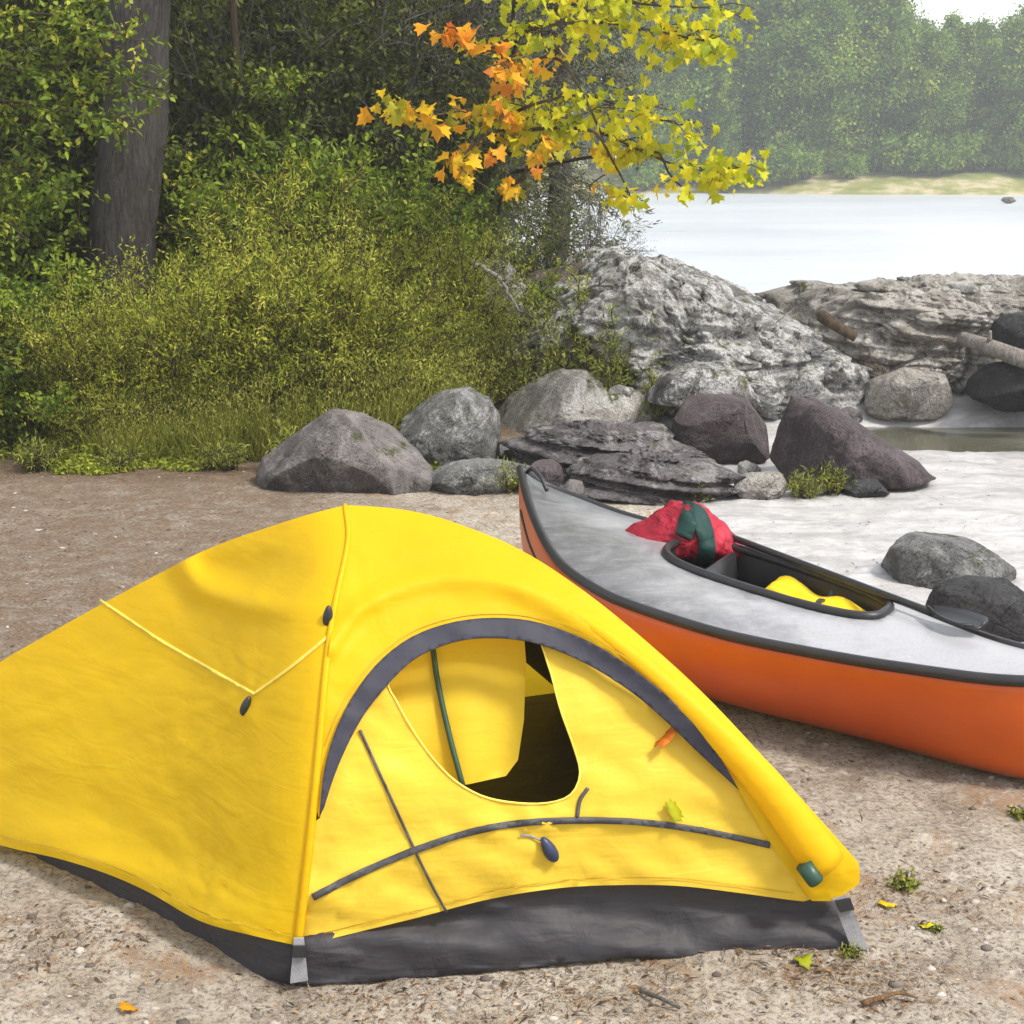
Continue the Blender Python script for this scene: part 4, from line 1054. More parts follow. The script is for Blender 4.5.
# undergrowth along the foot of the thicket: one mass of blades and small leaves
def undergrowth():
    g = np.random.default_rng(21); n = 15000
    y = 9.85 + 2.3 * g.uniform(size=n) ** 1.3; x = g.uniform(-.36, -.045, n) * y
    edge = 10.12 + .28 * np.sin(x * 3.1) + .16 * np.sin(x * 7.7 + 1); kp = y > edge; x, y = x[kp], y[kp]; n = len(x)
    hgt = (.05 + .25 * smoothstep(0, 1.0, y - edge[kp])) * g.uniform(.3, 1.25, n)
    z = ground_h(x, y)
    P, A_, L_, W_, T_ = [], [], [], [], []
    base = np.c_[x, y, z]; d = np.c_[g.normal(size=(n, 2)) * .45, np.ones(n)]
    patch = np.sin(x * 2.3) * .12 + np.sin(y * 5 + x * 4) * .10
    P.append(base); A_.append(d); L_.append(hgt); W_.append(np.full(n, .009)); T_.append(np.clip(.30 + patch + g.normal(size=n) * .18, 0, 1))
    for r_ in range(2):
        u = g.uniform(.3, 1, n)[:, None]; P.append(base + d * hgt[:, None] * u); A_.append(np.c_[g.normal(size=(n, 2)), g.normal(size=n) * .4])
        L_.append(.045 * g.uniform(.5, 1.2, n)); W_.append(.018 * g.uniform(.6, 1.2, n)); T_.append(np.clip(.30 + patch + g.normal(size=n) * .18, 0, 1))
    P, A_, L_, W_, T_ = map(np.concatenate, (P, A_, L_, W_, T_)); m = len(P)
    o = link('undergrowth', leaf_mesh(P, A_, rvec(m, g) + np.array([0, -.4, .5]), L_, W_, T_), ML['willow']); o['kind'] = 'stuff'; o['label'] = 'low grassy undergrowth at the foot of the bushes'
undergrowth()
BLADE = (np.array([(0, .5, 0), (.4, .42, .06), (.75, .26, -.02), (1, 0, -.22), (.75, -.26, -.02), (.4, -.42, .06), (0, -.5, 0)]), [(0, 1, 5, 6), (1, 2, 4, 5), (2, 3, 4, 4)])
def tall_grass(seed):
    g = np.random.default_rng(seed); n = 1100; rr = .42 * np.sqrt(g.uniform(size=n)); a_ = g.uniform(0, 6.28, n)
    P = np.c_[rr * np.cos(a_), rr * np.sin(a_), np.full(n, -.03)]
    d = np.c_[g.normal(size=(n, 2)) * .38 + P[:, :2] * .5, np.ones(n)]
    L = .85 * g.uniform(.35, 1.1, n) * (1 - .8 * rr ** 2); T_ = np.clip(.5 + g.normal(size=n) * .2, 0, 1)
    Q = np.repeat(P + d * L[:, None] * .95, 5, 0) + g.normal(size=(n * 5, 3)) * .045; m = len(Q)
    r_ = empty('tall_grass', (0, 0, 0), 'x', 'grass')
    sh = (BLADE[0], [(0, 1, 5, 6), (1, 2, 4, 5)])
    link('blades', leaf_mesh(P, d, np.c_[g.normal(size=(n, 2)), g.normal(size=n) * .2], L, np.full(n, .0085), T_, sh), ML['wheat'], r_)
    link('seed_heads', leaf_mesh(Q, np.c_[g.normal(size=(m, 2)) * .6, np.ones(m)], rvec(m, g), .034 * g.uniform(.5, 1.3, m), np.full(m, .009), np.clip(np.repeat(T_, 5) + .12 + g.normal(size=m) * .1, 0, 1), QUAD), ML['wheat'], r_)
    return r_
pr_tall = [tall_grass(81), tall_grass(82)]
for i, (px, Y, s_, lab) in enumerate([(205, 10.5, .62, 'straw coloured grass clump left of the rounded boulder'), (262, 10.65, .70, 'straw coloured grass clump close behind the rounded boulder left end'),
    (345, 10.8, .85, 'straw coloured grass clump rising over the rounded boulder'), (425, 11.1, .75, 'grass clump right behind the angular boulder'), (130, 10.4, .55, 'grass clump at the soil edge under the trunk')]):
    put(pr_tall, i, X_at(px, Y), Y, s_, lab, 'tall grass clumps')['kind'] = 'thing'
for i, (X_, Y, s_, lab) in enumerate([(-5.4, 11.6, 1.2, 'leafy bush standing just beyond the left picture edge'), (-6.6, 11.9, 1.3, 'leafy bush second beyond the left picture edge'), (-7.9, 12.0, 1.3, 'leafy bush third beyond the left picture edge'), (-9.4, 12.6, 1.4, 'leafy bush farthest beyond the left picture edge')]):
    put(pr_bright, i, X_, Y, s_, lab, GL)
for i, (X_, Y, s_, lab) in enumerate([(-6.2, 14.2, 1.5, 'dark bush just past the left picture edge'), (-8.0, 14.6, 1.6, 'dark bush second past the left picture edge'), (-10.0, 15.0, 1.6, 'dark bush farthest past the left picture edge')]):
    put(pr_dark, i, X_, Y, s_, lab, GDK)
# thin weeds in front of the outcrops
pr_weed = [shrub_proto('weed_plant', g, 'fern', QUAD, 'x', 'plant', Rr=.42, Hh=.85, stems=26, twigs=11, lpt=7, L=.05, W=.012, twl=.18, upb=1.0, t0=.2, spread=.2)]
for i, (px, Y, s, lab) in enumerate([
    (520, 11.9, .9, 'thin yellowish weeds above the pale boulder'), (565, 11.8, 1.0, 'thin weeds before the shadowed outcrop'),
    (610, 11.7, 1.0, 'thin weeds at the foot of the big outcrop'), (475, 11.7, .8, 'weeds behind the angular boulder top'),
    (645, 11.6, .6, 'short weeds at the right of the weed clump'), (545, 12.3, 1.1, 'taller weeds leaning on the shadowed outcrop'),
    (590, 12.2, 1.1, 'tall weeds against the big outcrop')]):
    put(pr_weed, i, X_at(px, Y), Y, s, lab, 'thin weeds by the outcrops')
for px, Y, s, z, lab in [(785, 12.9, .45, .40, 'small dark green plant on the white crusted outcrop'), (545 + 282, 13.0, .3, .62, 'tiny weed on top of the ledge')]:
    put(pr_weed, 0, X_at(px, Y), Y, s, lab, None, None, z)

# ---- big grey tree
def trunk_tree():
    b0, b1 = at_y(120, 300, 12.9), at_y(142, -10, 12.9)
    gx = float(ground_h(b0.x, 12.9))
    d = (b1 - b0) / (b1.z - b0.z)
    base = b0 + d * (gx - .1 - b0.z); top = b0 + d * (9.0 - b0.z)
    t = empty('pine_tree', Vector((base.x, base.y, gx)), 'grey barked tree with thick leaning trunk at upper left', 'tree')
    L = np.array([list(base.lerp(top, u)) for u in np.linspace(0, 1, 40)])
    for i in range(1, 40): L[i, 0] += .015 * math.sin(i * .9); L[i, 1] += .02 * math.cos(i * .7)
    rad = np.linspace(.28, .16, 40); rad[0] = .38; rad[1] = .32
    link('trunk', tubes([(L, rad)], 20), M_BARK, t)
    g = np.random.default_rng(5); lines, P, A_, N_, T_ = [], [], [], [], []
    for q in range(34):
        zz = g.uniform(4.4, 8.8); a = g.uniform(0, 6.28); p0 = L[int(zz / 9.05 * 39)]
        ln = (9.6 - zz) * .5 + .7
        e = p0 + np.array([math.cos(a) * ln, math.sin(a) * ln, g.uniform(-.5, .4)])
        C_ = spline([p0, (p0 + e) / 2 + np.array([0, 0, .25]), e], 8); lines.append((C_, np.linspace(.035, .006, 8)))
        for u in g.uniform(.2, 1, 34):
            p = C_[min(7, int(u * 7.99))]; dd = rvec(1, g)[0]; dd[2] = dd[2] * .4 - .15; m = 12
            tp = p + dd * .45 * np.linspace(.1, 1, m)[:, None]
            P.append(tp); A_.append(dd + rvec(m, g) * .8); N_.append(rvec(m, g)); T_.append(np.clip(.45 + g.normal() * .15 + g.normal(size=m) * .1, 0, 1))
    P, A_, N_, T_ = map(np.concatenate, (P, A_, N_, T_)); n = len(P)
    link('branches', tubes(lines, 6), M_BARK, t)
    link('crown', leaf_mesh(P, A_, N_, .13 * g.uniform(.6, 1.2, n), .05 * g.uniform(.7, 1.2, n), T_), ML['dark'], t)
trunk_tree()

# ---- dark conifers behind
def conifer_proto(seed, Hh=8.0, Rr=1.9, zb=.35):
    g = np.random.default_rng(seed); lines, P, A_, N_, T_ = [], [], [], [], []
    tl = np.array([[0, 0, z] for z in np.linspace(-.2, Hh, 14)]); tl[:, :2] += g.normal(size=(14, 2)) * .02
    nb = 120
    for q in range(nb):
        z = zb + (Hh - zb - .15) * (q / nb) ** 1.05; a = q * 2.4 + g.uniform(-.4, .4); ln = Rr * (1 - z / Hh) ** .75 * g.uniform(.65, 1.1) + .15
        p0 = np.array([0, 0, z]); e = p0 + np.array([math.cos(a) * ln, math.sin(a) * ln, -.25 * ln + g.normal() * .1])
        C_ = spline([p0, (p0 + e) / 2 + np.array([0, 0, .10 * ln]), e], 7); lines.append((C_, np.linspace(.018, .004, 7)))
        for u in np.linspace(.15, 1, int(8 + ln * 8)):
            p = C_[min(6, int(u * 6.99))]; sd_ = np.array([-math.sin(a), math.cos(a), 0]) * g.choice([-1, 1]) + np.array([math.cos(a), math.sin(a), 0]) * .6 + g.normal(size=3) * .25
            sd_[2] -= .35; m = 14; l2 = (.14 + .28 * (1 - u)) * g.uniform(.7, 1.2) + .1
            tp = p + sd_ * l2 * np.linspace(.05, 1, m)[:, None] + g.normal(size=(m, 3)) * .012
            P.append(tp); A_.append(sd_ * .7 + rvec(m, g) * .8); N_.append(rvec(m, g)); T_.append(np.clip(.45 + g.normal() * .18 + g.normal(size=m) * .12, 0, 1))
    P, A_, N_, T_ = map(np.concatenate, (P, A_, N_, T_)); n = len(P)
    r = empty('conifer', (0, 0, 0), 'x', 'tree')
    link('trunk', tubes([(tl, np.linspace(.14, .02, 14))], 10), M_BARK, r)
    link('branches', tubes(lines, 4, False), M_GTWIG, r)
    link('crown', leaf_mesh(P, A_, N_, .085 * g.uniform(.6, 1.3, n), .016 * g.uniform(.8, 1.3, n), T_), ML['needle'], r)
    return r
pr_con = [conifer_proto(31), conifer_proto(32)]
for i, (px, Y, s, lab) in enumerate([
    (215, 15.6, 1.0, 'dark conifer just right of the grey trunk'), (300, 16.6, 1.1, 'dark conifer in the middle of the forest edge'),
    (385, 15.8, 1.0, 'dark conifer left of the maple branches'), (465, 16.4, .95, 'dark conifer behind the orange leaves'),
    (455, 17.5, .95, 'dark conifer behind the maple trunk'),
    (20, 15.8, 1.1, 'dark conifer behind the left edge bushes'), (120, 18.0, 1.2, 'dark conifer behind the grey trunk'),
    (-60, 17.5, 1.2, 'dark conifer past the left edge'), (340, 19.5, 1.3, 'tall conifer deep in the forest'), (220, 20.0, 1.3, 'conifer deep behind the trunk'),
    (-190, 16.0, 1.2, 'dark conifer second past the left edge'), (-330, 16.5, 1.2, 'dark conifer third past the left edge'), (-480, 17.0, 1.3, 'dark conifer fourth past the left edge'), (-250, 20.0, 1.4, 'conifer deep past the left edge'), (-420, 21.0, 1.4, 'conifer farthest past the left edge'),
    (440, 20.5, 1.3, 'conifer deep behind the maple'), (60, 21.0, 1.3, 'conifer deep at the left')]):
    put(pr_con, i, X_at(px, Y), Y, s, lab, 'dark conifers of the forest edge')

pr_high = [conifer_proto(33, 8.0, 1.3, 2.15)]
put(pr_high, 0, X_at(556, 17.0), 17.0, 1.0, 'dark conifer with bare lower trunk nearest the lake', 'dark conifers of the forest edge')
# ---- maple with autumn leaves
def maple():
    g = np.random.default_rng(9)
    Yt = 14.9
    b0 = at_y(492, 300, Yt); gz = float(ground_h(b0.x, Yt))
    t = empty('maple_tree', (b0.x, Yt, gz), 'slender maple with yellow and orange autumn leaves over the rocks', 'tree')
    tp = spline([(b0.x, Yt, gz - .1), list(at_y(498, 180, Yt)), list(at_y(512, 60, Yt - .1)), list(at_y(530, -120, Yt - .1)), list(at_y(560, -260, Yt))], 24)
    link('trunk', tubes([(tp, np.linspace(.065, .03, 24))], 10), M_BARK, t)
    def clump(lines, P, A_, N_, T_, pts, Y0, Y1, nl, spread, bias, twn=5):
        C_ = spline([list(at_y(np.interp(pts[0][1] + 25, [-120, 60, 180], [530, 512, 498]), pts[0][1] + 25, Yt - .1))] + [list(at_y(x - 10, y, Y0 + (Y1 - Y0) * i / (len(pts) - 1))) for i, (x, y) in enumerate(pts)], 22)
        lines.append((C_, np.linspace(.022, .004, 22)))
        for q in range(twn):
            i = int(g.uniform(9, 21.9)); p = C_[i]; d = rvec(1, g)[0]; d[2] = d[2] * .28 - .10; ln = 1.15 * spread * g.uniform(.6, 1.3)
            e = p + d * ln; lines.append((np.array([p, (p + e) / 2 + np.array([0, 0, .03]), e]), [.005, .004, .002]))
            m = max(2, int(nl * (1.0 if nl > 100 else 1.1)) // twn); u = g.uniform(.1, 1.05, m)
            pp = p + d * ln * u[:, None] + g.normal(size=(m, 3)) * spread * .26
            P.append(pp); A_.append(d * .3 + rvec(m, g) * .7 + np.array([0, 0, -.55])); N_.append(rvec(m, g) * .8 + np.array([.1, -.55, .5])); T_.append(np.clip(bias + g.normal() * .14 + g.normal(size=m) * .14, 0, 1))
    def build(spec, matk, size, cname):
        lines, P, A_, N_, T_ = [], [], [], [], []
        for sp_ in spec: clump(lines, P, A_, N_, T_, *sp_)
        P, A_, N_, T_ = map(np.concatenate, (P, A_, N_, T_)); n = len(P); L = size * g.uniform(.35, 1.2, n)
        b_ = link('branch', tubes(lines, 5, False), M_TWIG, t)
        link(cname, leaf_mesh(P, A_, N_, L, L * .95, T_, MAPLE), ML[matk], t)
    build([([(540, 30), (600, 22), (660, 30), (735, 45)], 11.5, 10.9, 330, .30, .42, 30),
           ([(535, -20), (600, -5), (660, 5), (720, 8)], 11.5, 11.0, 300, .30, .30, 28),
           ([(530, 110), (590, 95), (640, 110), (690, 125)], 11.4, 10.8, 300, .26, .40, 30),
           ([(540, 130), (600, 130), (650, 150), (700, 170), (748, 168)], 11.4, 10.7, 330, .22, .45, 30),
           ([(600, 130), (625, 165), (640, 195), (642, 200)], 11.0, 10.8, 70, .14, .55, 9),
           ([(660, 150), (680, 175), (700, 195)], 11.0, 10.7, 70, .12, .55, 8)], 'yellow', .082, 'foliage')
    build([([(515, 120), (480, 110), (440, 115), (400, 105)], 11.4, 10.6, 80, .16, .22, 12),
           ([(520, 60), (500, 50), (475, 40), (465, 28)], 11.4, 10.7, 60, .15, .55, 9),
           ([(520, 75), (510, 65), (495, 68)], 11.4, 10.7, 40, .16, .5, 7),
           ([(515, 130), (490, 140), (470, 165), (500, 190)], 11.4, 10.6, 55, .13, .35, 9),
           ([(515, 110), (512, 118), (505, 122)], 11.4, 10.7, 20, .08, .75, 4),
           ([(515, 190), (530, 180), (545, 150), (552, 138)], 11.4, 10.7, 44, .10, .32, 7),
           ([(570, 60), (620, 160), (600, 185)], 11.3, 10.9, 18, .14, .5, 5)], 'orange', .105, 'foliage')
maple()

# overhanging leafy branch at upper left, part of a young tree whose stem stands past the frame
def young_tree(px0, Y, pts_list, label, mat, seed, L=.06, W=.04):
    g = np.random.default_rng(seed)
    x0 = X_at(px0, Y); gz = float(ground_h(x0, Y))
    t = empty('young_tree', (x0, Y, gz), label, 'tree')
    tl = spline([(x0, Y, gz - .1), (x0 + .05, Y, 1.6), (x0 - .02, Y, 3.2), (x0 + .05, Y, 4.6)], 16)
    link('trunk', tubes([(tl, np.linspace(.05, .015, 16))], 8), M_TWIG, t)
    lines, P, A_, N_, T_ = [], [], [], [], []
    for pts, Y1 in pts_list:
        z0 = at_y(*pts[0], Y).z; p0 = tl[int(np.argmin(abs(tl[:, 2] - z0)))]
        C_ = spline([p0] + [list(at_y(x, y, Y + (Y1 - Y) * (i + 1) / len(pts))) for i, (x, y) in enumerate(pts)], 16)
        lines.append((C_, np.linspace(.014, .004, 16)))
        for q in range(46):
            p = C_[int(g.uniform(1, 15.9))]; d = rvec(1, g)[0]; d[2] = d[2] * .6 - .05; ln = g.uniform(.15, .42); m = 12; u = np.linspace(.1, 1, m)
            lines.append((np.array([p, p + d * ln]), [.004, .0015]))
            P.append(p + d * ln * u[:, None] + g.normal(size=(m, 3)) * .015); A_.append(d * .5 + rvec(m, g) + np.array([0, 0, -.2])); N_.append(rvec(m, g) * .7 + np.array([0, 0, .8])); T_.append(np.clip(.55 + g.normal() * .18 + g.normal(size=m) * .13, 0, 1))
    P, A_, N_, T_ = map(np.concatenate, (P, A_, N_, T_)); n = len(P)
    link('branches', tubes(lines, 4, False), M_TWIG, t)
    link('crown', leaf_mesh(P, A_, N_, L * g.uniform(.6, 1.2, n), W * g.uniform(.7, 1.2, n), T_, DIA), ML[mat], t)
young_tree(-60, 11.9, [([(-30, 20), (40, 30), (110, 60)], 11.6), ([(-30, 60), (50, 80), (140, 95)], 11.5), ([(-30, 110), (40, 120), (120, 130)], 11.6), ([(-30, 150), (20, 170), (60, 190)], 11.5), ([(-30, -10), (50, -20), (120, 0)], 11.7), ([(-30, 200), (0, 220), (30, 240)], 11.4), ([(-20, 60), (70, 70), (165, 90)], 11.7), ([(-20, 100), (60, 110), (135, 120)], 11.4), ([(-20, 20), (60, 15), (140, 40)], 11.5)],
           'young tree reaching leafy branches across the grey trunk', 'bright', 41)
young_tree(250, 13.6, [([(240, 130), (215, 150), (190, 170)], 13.2), ([(255, 140), (290, 160), (330, 190)], 13.2), ([(250, 90), (275, 85), (295, 80)], 13.1), ([(240, 190), (210, 215), (180, 230)], 13.2), ([(255, 200), (300, 230), (350, 240)], 13.2)],
           'slim young tree with pale green leaves right of the grey trunk', 'bright', 42, .055, .034)

# ---- far shore trees
def far_proto(seed, kind):
    g = np.random.default_rng(seed); Hh = 10.0; lines = []; P, A_, N_, T_ = [], [], [], []
    tl = np.array([[0, 0, z] for z in np.linspace(-.3, Hh * .9, 10)]); tl[:, :2] += g.normal(size=(10, 2)) * .08; tl[0] = (0, 0, -.3)
    nb = 150
    for q in range(nb):
        f = q / nb; z = .5 + f * (Hh - .9); a = g.uniform(0, 6.28)
        if kind == 'round': ln = 2.5 * math.sin(math.pi * min(1, .16 + .82 * f)) ** .8 * g.choice([.5, .8, 1.0, 1.15])
        else: ln = 2.1 * (1 - f) ** .7 * g.uniform(.6, 1.1) + .15
        e = np.array([math.cos(a) * ln, math.sin(a) * ln, z + (.35 * ln if kind == 'round' else -.2 * ln)])
        C_ = spline([(0, 0, z - .2), (e * .5 + np.array([0, 0, z * .5 + .1])), e], 6); lines.append((C_, np.linspace(.05, .012, 6)))
        m = 120; u = g.uniform(.3, 1.05, m)
        pp = np.array([C_[min(5, int(x * 5))] for x in np.clip(u, 0, .999)]) + g.normal(size=(m, 3)) * (.30 if kind == 'round' else .20)
        pp[:, 2] += .16 * np.hypot(pp[:, 0], pp[:, 1]) * 0
        P.append(pp); A_.append(rvec(m, g) + np.array([0, 0, -.2])); N_.append(rvec(m, g) * .6 + np.array([0, 0, .9])); T_.append(np.clip(.50 + g.normal() * .26 + g.normal(size=m) * .12, 0, 1))
    P, A_, N_, T_ = map(np.concatenate, (P, A_, N_, T_)); n = len(P)
    r = empty('lakeside_tree', (0, 0, 0), 'x', 'tree')
    link('trunk', tubes([(tl, np.linspace(.2, .05, 10))], 8), M_BARK, r)
    link('branches', tubes(lines, 4, False), M_BARK, r)
    link('crown', leaf_mesh(P, A_, N_, .21 * g.uniform(.6, 1.3, n), .16 * g.uniform(.7, 1.2, n), T_), ML['far'], r)
    return r
pr_far = [far_proto(51, 'round'), far_proto(52, 'round'), far_proto(53, 'cone')]
G_FAR = 'trees along the far shore'
fars = [(690, 90, 1.15, 0), (735, 92, 1.25, 1), (778, 90, 1.10, 0), (815, 89, .92, 1), (842, 94, 1.12, 2), (868, 90, .98, 0), (893, 91, .80, 2), (918, 89, .74, 1), (945, 92, .78, 0), (972, 90, .70, 2), (998, 91, .80, 0), (1022, 88, .88, 1), (1045, 92, .98, 2), (1085, 92, 1.0, 0),
        (640, 93, 1.2, 1), (590, 94, 1.25, 0), (540, 95, 1.3, 1), (755, 97, 1.4, 1), (800, 98, 1.28, 2), (826, 97, 1.2, 0), (905, 97, .84, 0), (932, 98, .90, 2), (960, 97, .84, 1), (985, 98, .86, 0), (1012, 99, 1.0, 1), (700, 98, 1.4, 0), (490, 96, 1.3, 0), (1130, 94, 1.1, 1), (860, 99, 1.15, 1), (1060, 99, 1.1, 0), (715, 88.5, .7, 2), (655, 88, .8, 0)]
for i, (px, Y, s, kd) in enumerate(fars):
    put([pr_far[kd]], 0, X_at(px, Y), Y, s, 'hazy tree in the row of trees across the lake', G_FAR)
# shrubs and reeds at the far waterline
pr_fs = [shrub_proto('shore_bush', g, 'far', QUAD, 'x', 'bush', Rr=1.6, Hh=1.9, stems=30, twigs=14, lpt=8, L=.22, W=.14, twl=.7, upb=.5, t0=.1)]
for i in range(22):
    px = 640 + i * 20 + random.uniform(-6, 6); Y = 87.5 + random.uniform(-.6, 2.0)
    put(pr_fs, 0, X_at(px, Y), Y, random.uniform(.6, 1.15), 'low green bush at the far waterline below the lakeside trees', 'bushes along the far waterline')
# tiny rock on the far spit
rock([(1000, 200), (1004, 197), (1012, 197), (1016, 201), (1008, 204)], 'brown', 'tiny dark rock in the water before the far spit', Y=70, nz=.1, seed=44, name='stone', res=.4)

# ------------------------------------------------------------------ ground detail
def gz(x, y): 
    v = Vector((x, y, 0)); return float(ground_h(x, y)) + .016 * noise.fractal(v * 1.3, 1, 2, 3) + .009 * noise.fractal(v * 6, 1, 2, 3) + .0045 * noise.noise(v * 24)
g = np.random.default_rng(77)
def in_tent(x, y): return False
# pebbles
bm = bmesh.new(); bmesh.ops.create_icosphere(bm, subdivisions=1, radius=1)
IV = np.array([v.co[:] for v in bm.verts]); IF = np.array([[v.index for v in f.verts] for f in bm.faces]); bm.free()
n = 5200
pp = np.zeros((n, 3)); kk = 0
while kk < n:
    y = 3.0 + 8 * g.uniform() ** 1.8; x = g.uniform(-.36, .36) * (y + 1)
    if y > 4.6 and x > (.95 + (7.3 - min(y, 7.3)) * .62) and g.uniform() < .93: continue
    pp[kk] = (x, y, gz(x, y)); kk += 1
sz = .0024 + .012 * g.uniform(size=n) ** 9 + .001 * g.uniform(size=n)
V = pp[:, None, :] + IV[None] * (sz[:, None, None] * np.array([1.2, 1.0, .65]) * g.uniform(.7, 1.3, (n, 1, 3))) + g.normal(size=(n, 12, 3)) * (sz[:, None, None] * .13)
FVp = (np.arange(n)[:, None, None] * 12 + IF[None]).reshape(-1, 3)
k = NT('pebble_stone'); a_ = k.n('ShaderNodeAttribute', attribute_name='tint').outputs['Fac']
M_PEB = k.done(k.pbr(k.ramp(a_, [(0, (.08, .065, .055)), (.5, (.26, .22, .19)), (1, (.44, .40, .36))]), .85, None, .25))
o = link('gravel', mesh_np(V.reshape(-1, 3), FVp, np.repeat(g.uniform(size=n), 12), True), M_PEB); o['kind'] = 'stuff'; o['label'] = 'scattered gravel and grit on the sandy soil'
# needles and leaf crumbs
def litter_at(n, centers, spread, seed):
    g = np.random.default_rng(seed); P = np.zeros((n, 3))
    for i in range(n):
        if centers and g.uniform() < .6:
            cx_, cy_, r_ = centers[g.integers(len(centers))]; x = cx_ + g.normal() * r_; y = cy_ + g.normal() * r_ * .8
        else:
            y = 3.0 + 8 * g.uniform() ** 1.6; x = g.uniform(-.36, .36) * (y + 1)
        P[i] = (x, y, gz(x, y) + .003)
    return P
cents = []
for px, py, r_ in [(60, 945, .14), (520, 985, .18), (640, 975, .22), (600, 1010, .2), (880, 985, .12), (360, 1000, .15), (20, 520, .5), (100, 540, .6), (60, 600, .5), (900, 900, .15), (820, 965, .1), (250, 480, .5), (480, 520, .5)]:
    p = at_z(px, py); cents.append((p.x, p.y, r_))
P = litter_at(15000, cents, 1, 5); n = len(P)
ax_ = np.c_[g.normal(size=(n, 2)), g.normal(size=n) * .12]; nr = np.c_[g.normal(size=(n, 2)) * .3, np.ones(n)]
M_LIT = mat_leaf('dead_needles', [(0, (.035, .024, .016)), (.45, (.13, .085, .05)), (.8, (.28, .15, .06)), (1, (.45, .33, .20))], .1, .8)
Ls = .008 + .042 * g.uniform(size=n) ** 2.5; Ws = np.where(g.uniform(size=n) < .86, .0024, .008)
o = link('leaf_litter', leaf_mesh(P, ax_, nr, Ls, Ws, g.uniform(size=n), QUAD), M_LIT); o['kind'] = 'stuff'; o['label'] = 'brown pine needles and leaf crumbs strewn on the soil'
# fallen leaves one can count
def fallen(px, py, label, mat, size, tint, p=None, nrm=(0, 0, 1), rot=0.0):  # one leaf lying on the ground
    pos = np.array([list(p if p is not None else at_z(px, py))]);
    if p is None: pos[0, 2] = gz(pos[0, 0], pos[0, 1]) + .008
    a_ = np.array([[math.cos(rot), math.sin(rot), .12]]); me = leaf_mesh(np.zeros((1, 3)), a_, np.array([list(nrm)], float), np.array([size]), np.array([size * .9]), np.array([tint]), MAPLE)
    o = link('fallen_leaf', me, ML[mat]); o.location = pos[0]; solid(o, .001); tag(o, label, 'leaf', 'fallen leaves')
fallen(886, 908, 'yellow leaf lying below the tent corner weed', 'yellow', .05, .8, rot=1)
fallen(928, 930, 'yellow leaf at the right side of the bare soil', 'yellow', .04, .6, rot=2)
fallen(120, 1015, 'orange leaf at the bottom left on the soil', 'orange', .045, .5, rot=.4)
fallen(672, 742, 'orange leaf stuck on the tent door', 'orange', .07, .85, front(672, 742, -.014), (0, -.8, .5), 2.2)
fallen(668, 814, 'yellow green leaf stuck above the zip on the tent door', 'yellow', .06, .3, front(668, 814, -.014), (0, -.8, .5), .6)
fallen(800, 962, 'yellow green leaf near the tent right corner', 'yellow', .05, .2, rot=5)
# twig bottom right
tp = spline([list(at_z(862, 1004, .012)), list(at_z(880, 998, .022)), list(at_z(900, 993, .018)), list(at_z(918, 998, .010))], 14)
tw = link('fallen_twig', tubes([(tp, np.linspace(.008, .003, 14))], 8), mat_bark('tan_twig', (.22, .11, .05), (.42, .26, .14))); tag(tw, 'curved tan twig on the soil at lower right', 'twig')
tp = spline([list(at_z(640, 990, .012)), list(at_z(660, 998, .02)), list(at_z(680, 1008, .012))], 10)
tw = link('fallen_twig', tubes([(tp, np.linspace(.006, .004, 10))], 8), M_GTWIG); tag(tw, 'short grey twig in front of the groundsheet', 'twig')
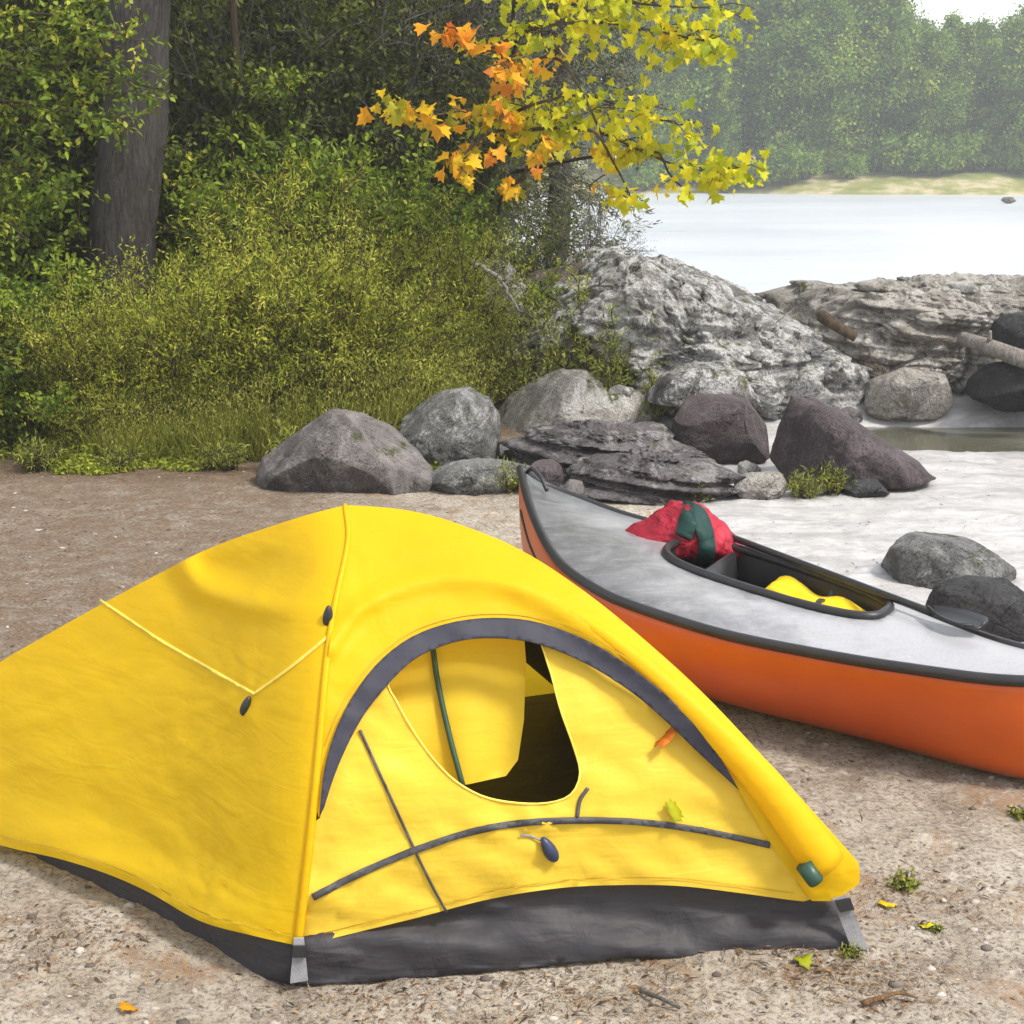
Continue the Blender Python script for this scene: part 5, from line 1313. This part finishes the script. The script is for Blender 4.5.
# small weeds on the soil
pr_sw = [shrub_proto('seedling', g, 'fern', DIA, 'x', 'plant', Rr=.08, Hh=.045, stems=11, twigs=6, lpt=4, L=.026, W=.019, twl=.05, upb=.3, t0=.3, spread=.2)]
for px, py, s, lab in [(905, 888, .5, 'yellow green seedling right of the tent corner'), (850, 955, .34, 'small seedling at the tent corner strap'), (1020, 815, .45, 'seedling under the canoe hull at the right edge'), (560, 520, 1.0, 'seedling behind the canoe stern'), (935, 928, .28, 'tiny seedling on the bare soil')]:
    p = at_z(px, py); put(pr_sw, 0, p.x, p.y, s, lab, 'seedlings on the soil', None, gz(p.x, p.y))
pr_tuft = [shrub_proto('grass_tuft', g, 'fern', QUAD, 'x', 'grass', Rr=.20, Hh=.16, stems=40, twigs=6, lpt=4, L=.05, W=.008, twl=.08, upb=1.2, t0=.1, spread=.1)]
for px, py, s, lab in [(805, 497, .7, 'bright grass tuft under the sloping plum boulder'), (830, 493, .8, 'grass tuft at the sloping boulder foot'), (655, 418, .8, 'grass tuft between pale boulder and square boulder'), (300, 470, 1.3, 'grass tuft against the rounded boulder'), (225, 470, .9, 'grass tuft at the soil edge left of the boulders'), (120, 470, .8, 'grass tuft at the soil edge below the bushes'), (40, 470, 1.0, 'grass tuft at the far left soil edge'), (510, 492, .8, 'grass tuft beside the low flat stone'), (690, 500, .7, 'grass tuft by the dark cracked slab')]:
    p = at_z(px, py); put(pr_tuft, 0, p.x, p.y, s, lab, 'grass tufts by the rocks', None, gz(p.x, p.y))['kind'] = 'thing'

# ------------------------------------------------------------------ haze
hz = NT('haze_air')
vol = hz.n('ShaderNodeVolumePrincipled', {'Color': (.93, .96, .97, 1), 'Density': .0018, 'Anisotropy': .3})
hz.t.links.new(vol.outputs[0], hz.out.inputs['Volume'])
x0, x1, y0, y1, z0, z1 = -310, 310, -25, 420, -2.2, 19
hb = mesh([(x0, y0, z0), (x1, y0, z0), (x1, y1, z0), (x0, y1, z0), (x0, y0, z1), (x1, y0, z1), (x1, y1, z1), (x0, y1, z1)],
          [(3, 2, 1, 0), (4, 5, 6, 7), (0, 1, 5, 4), (1, 2, 6, 5), (2, 3, 7, 6), (3, 0, 4, 7)], False)
o = link('haze', hb, hz.m); o['kind'] = 'stuff'; o['label'] = 'pale misty air over the lake and forest'
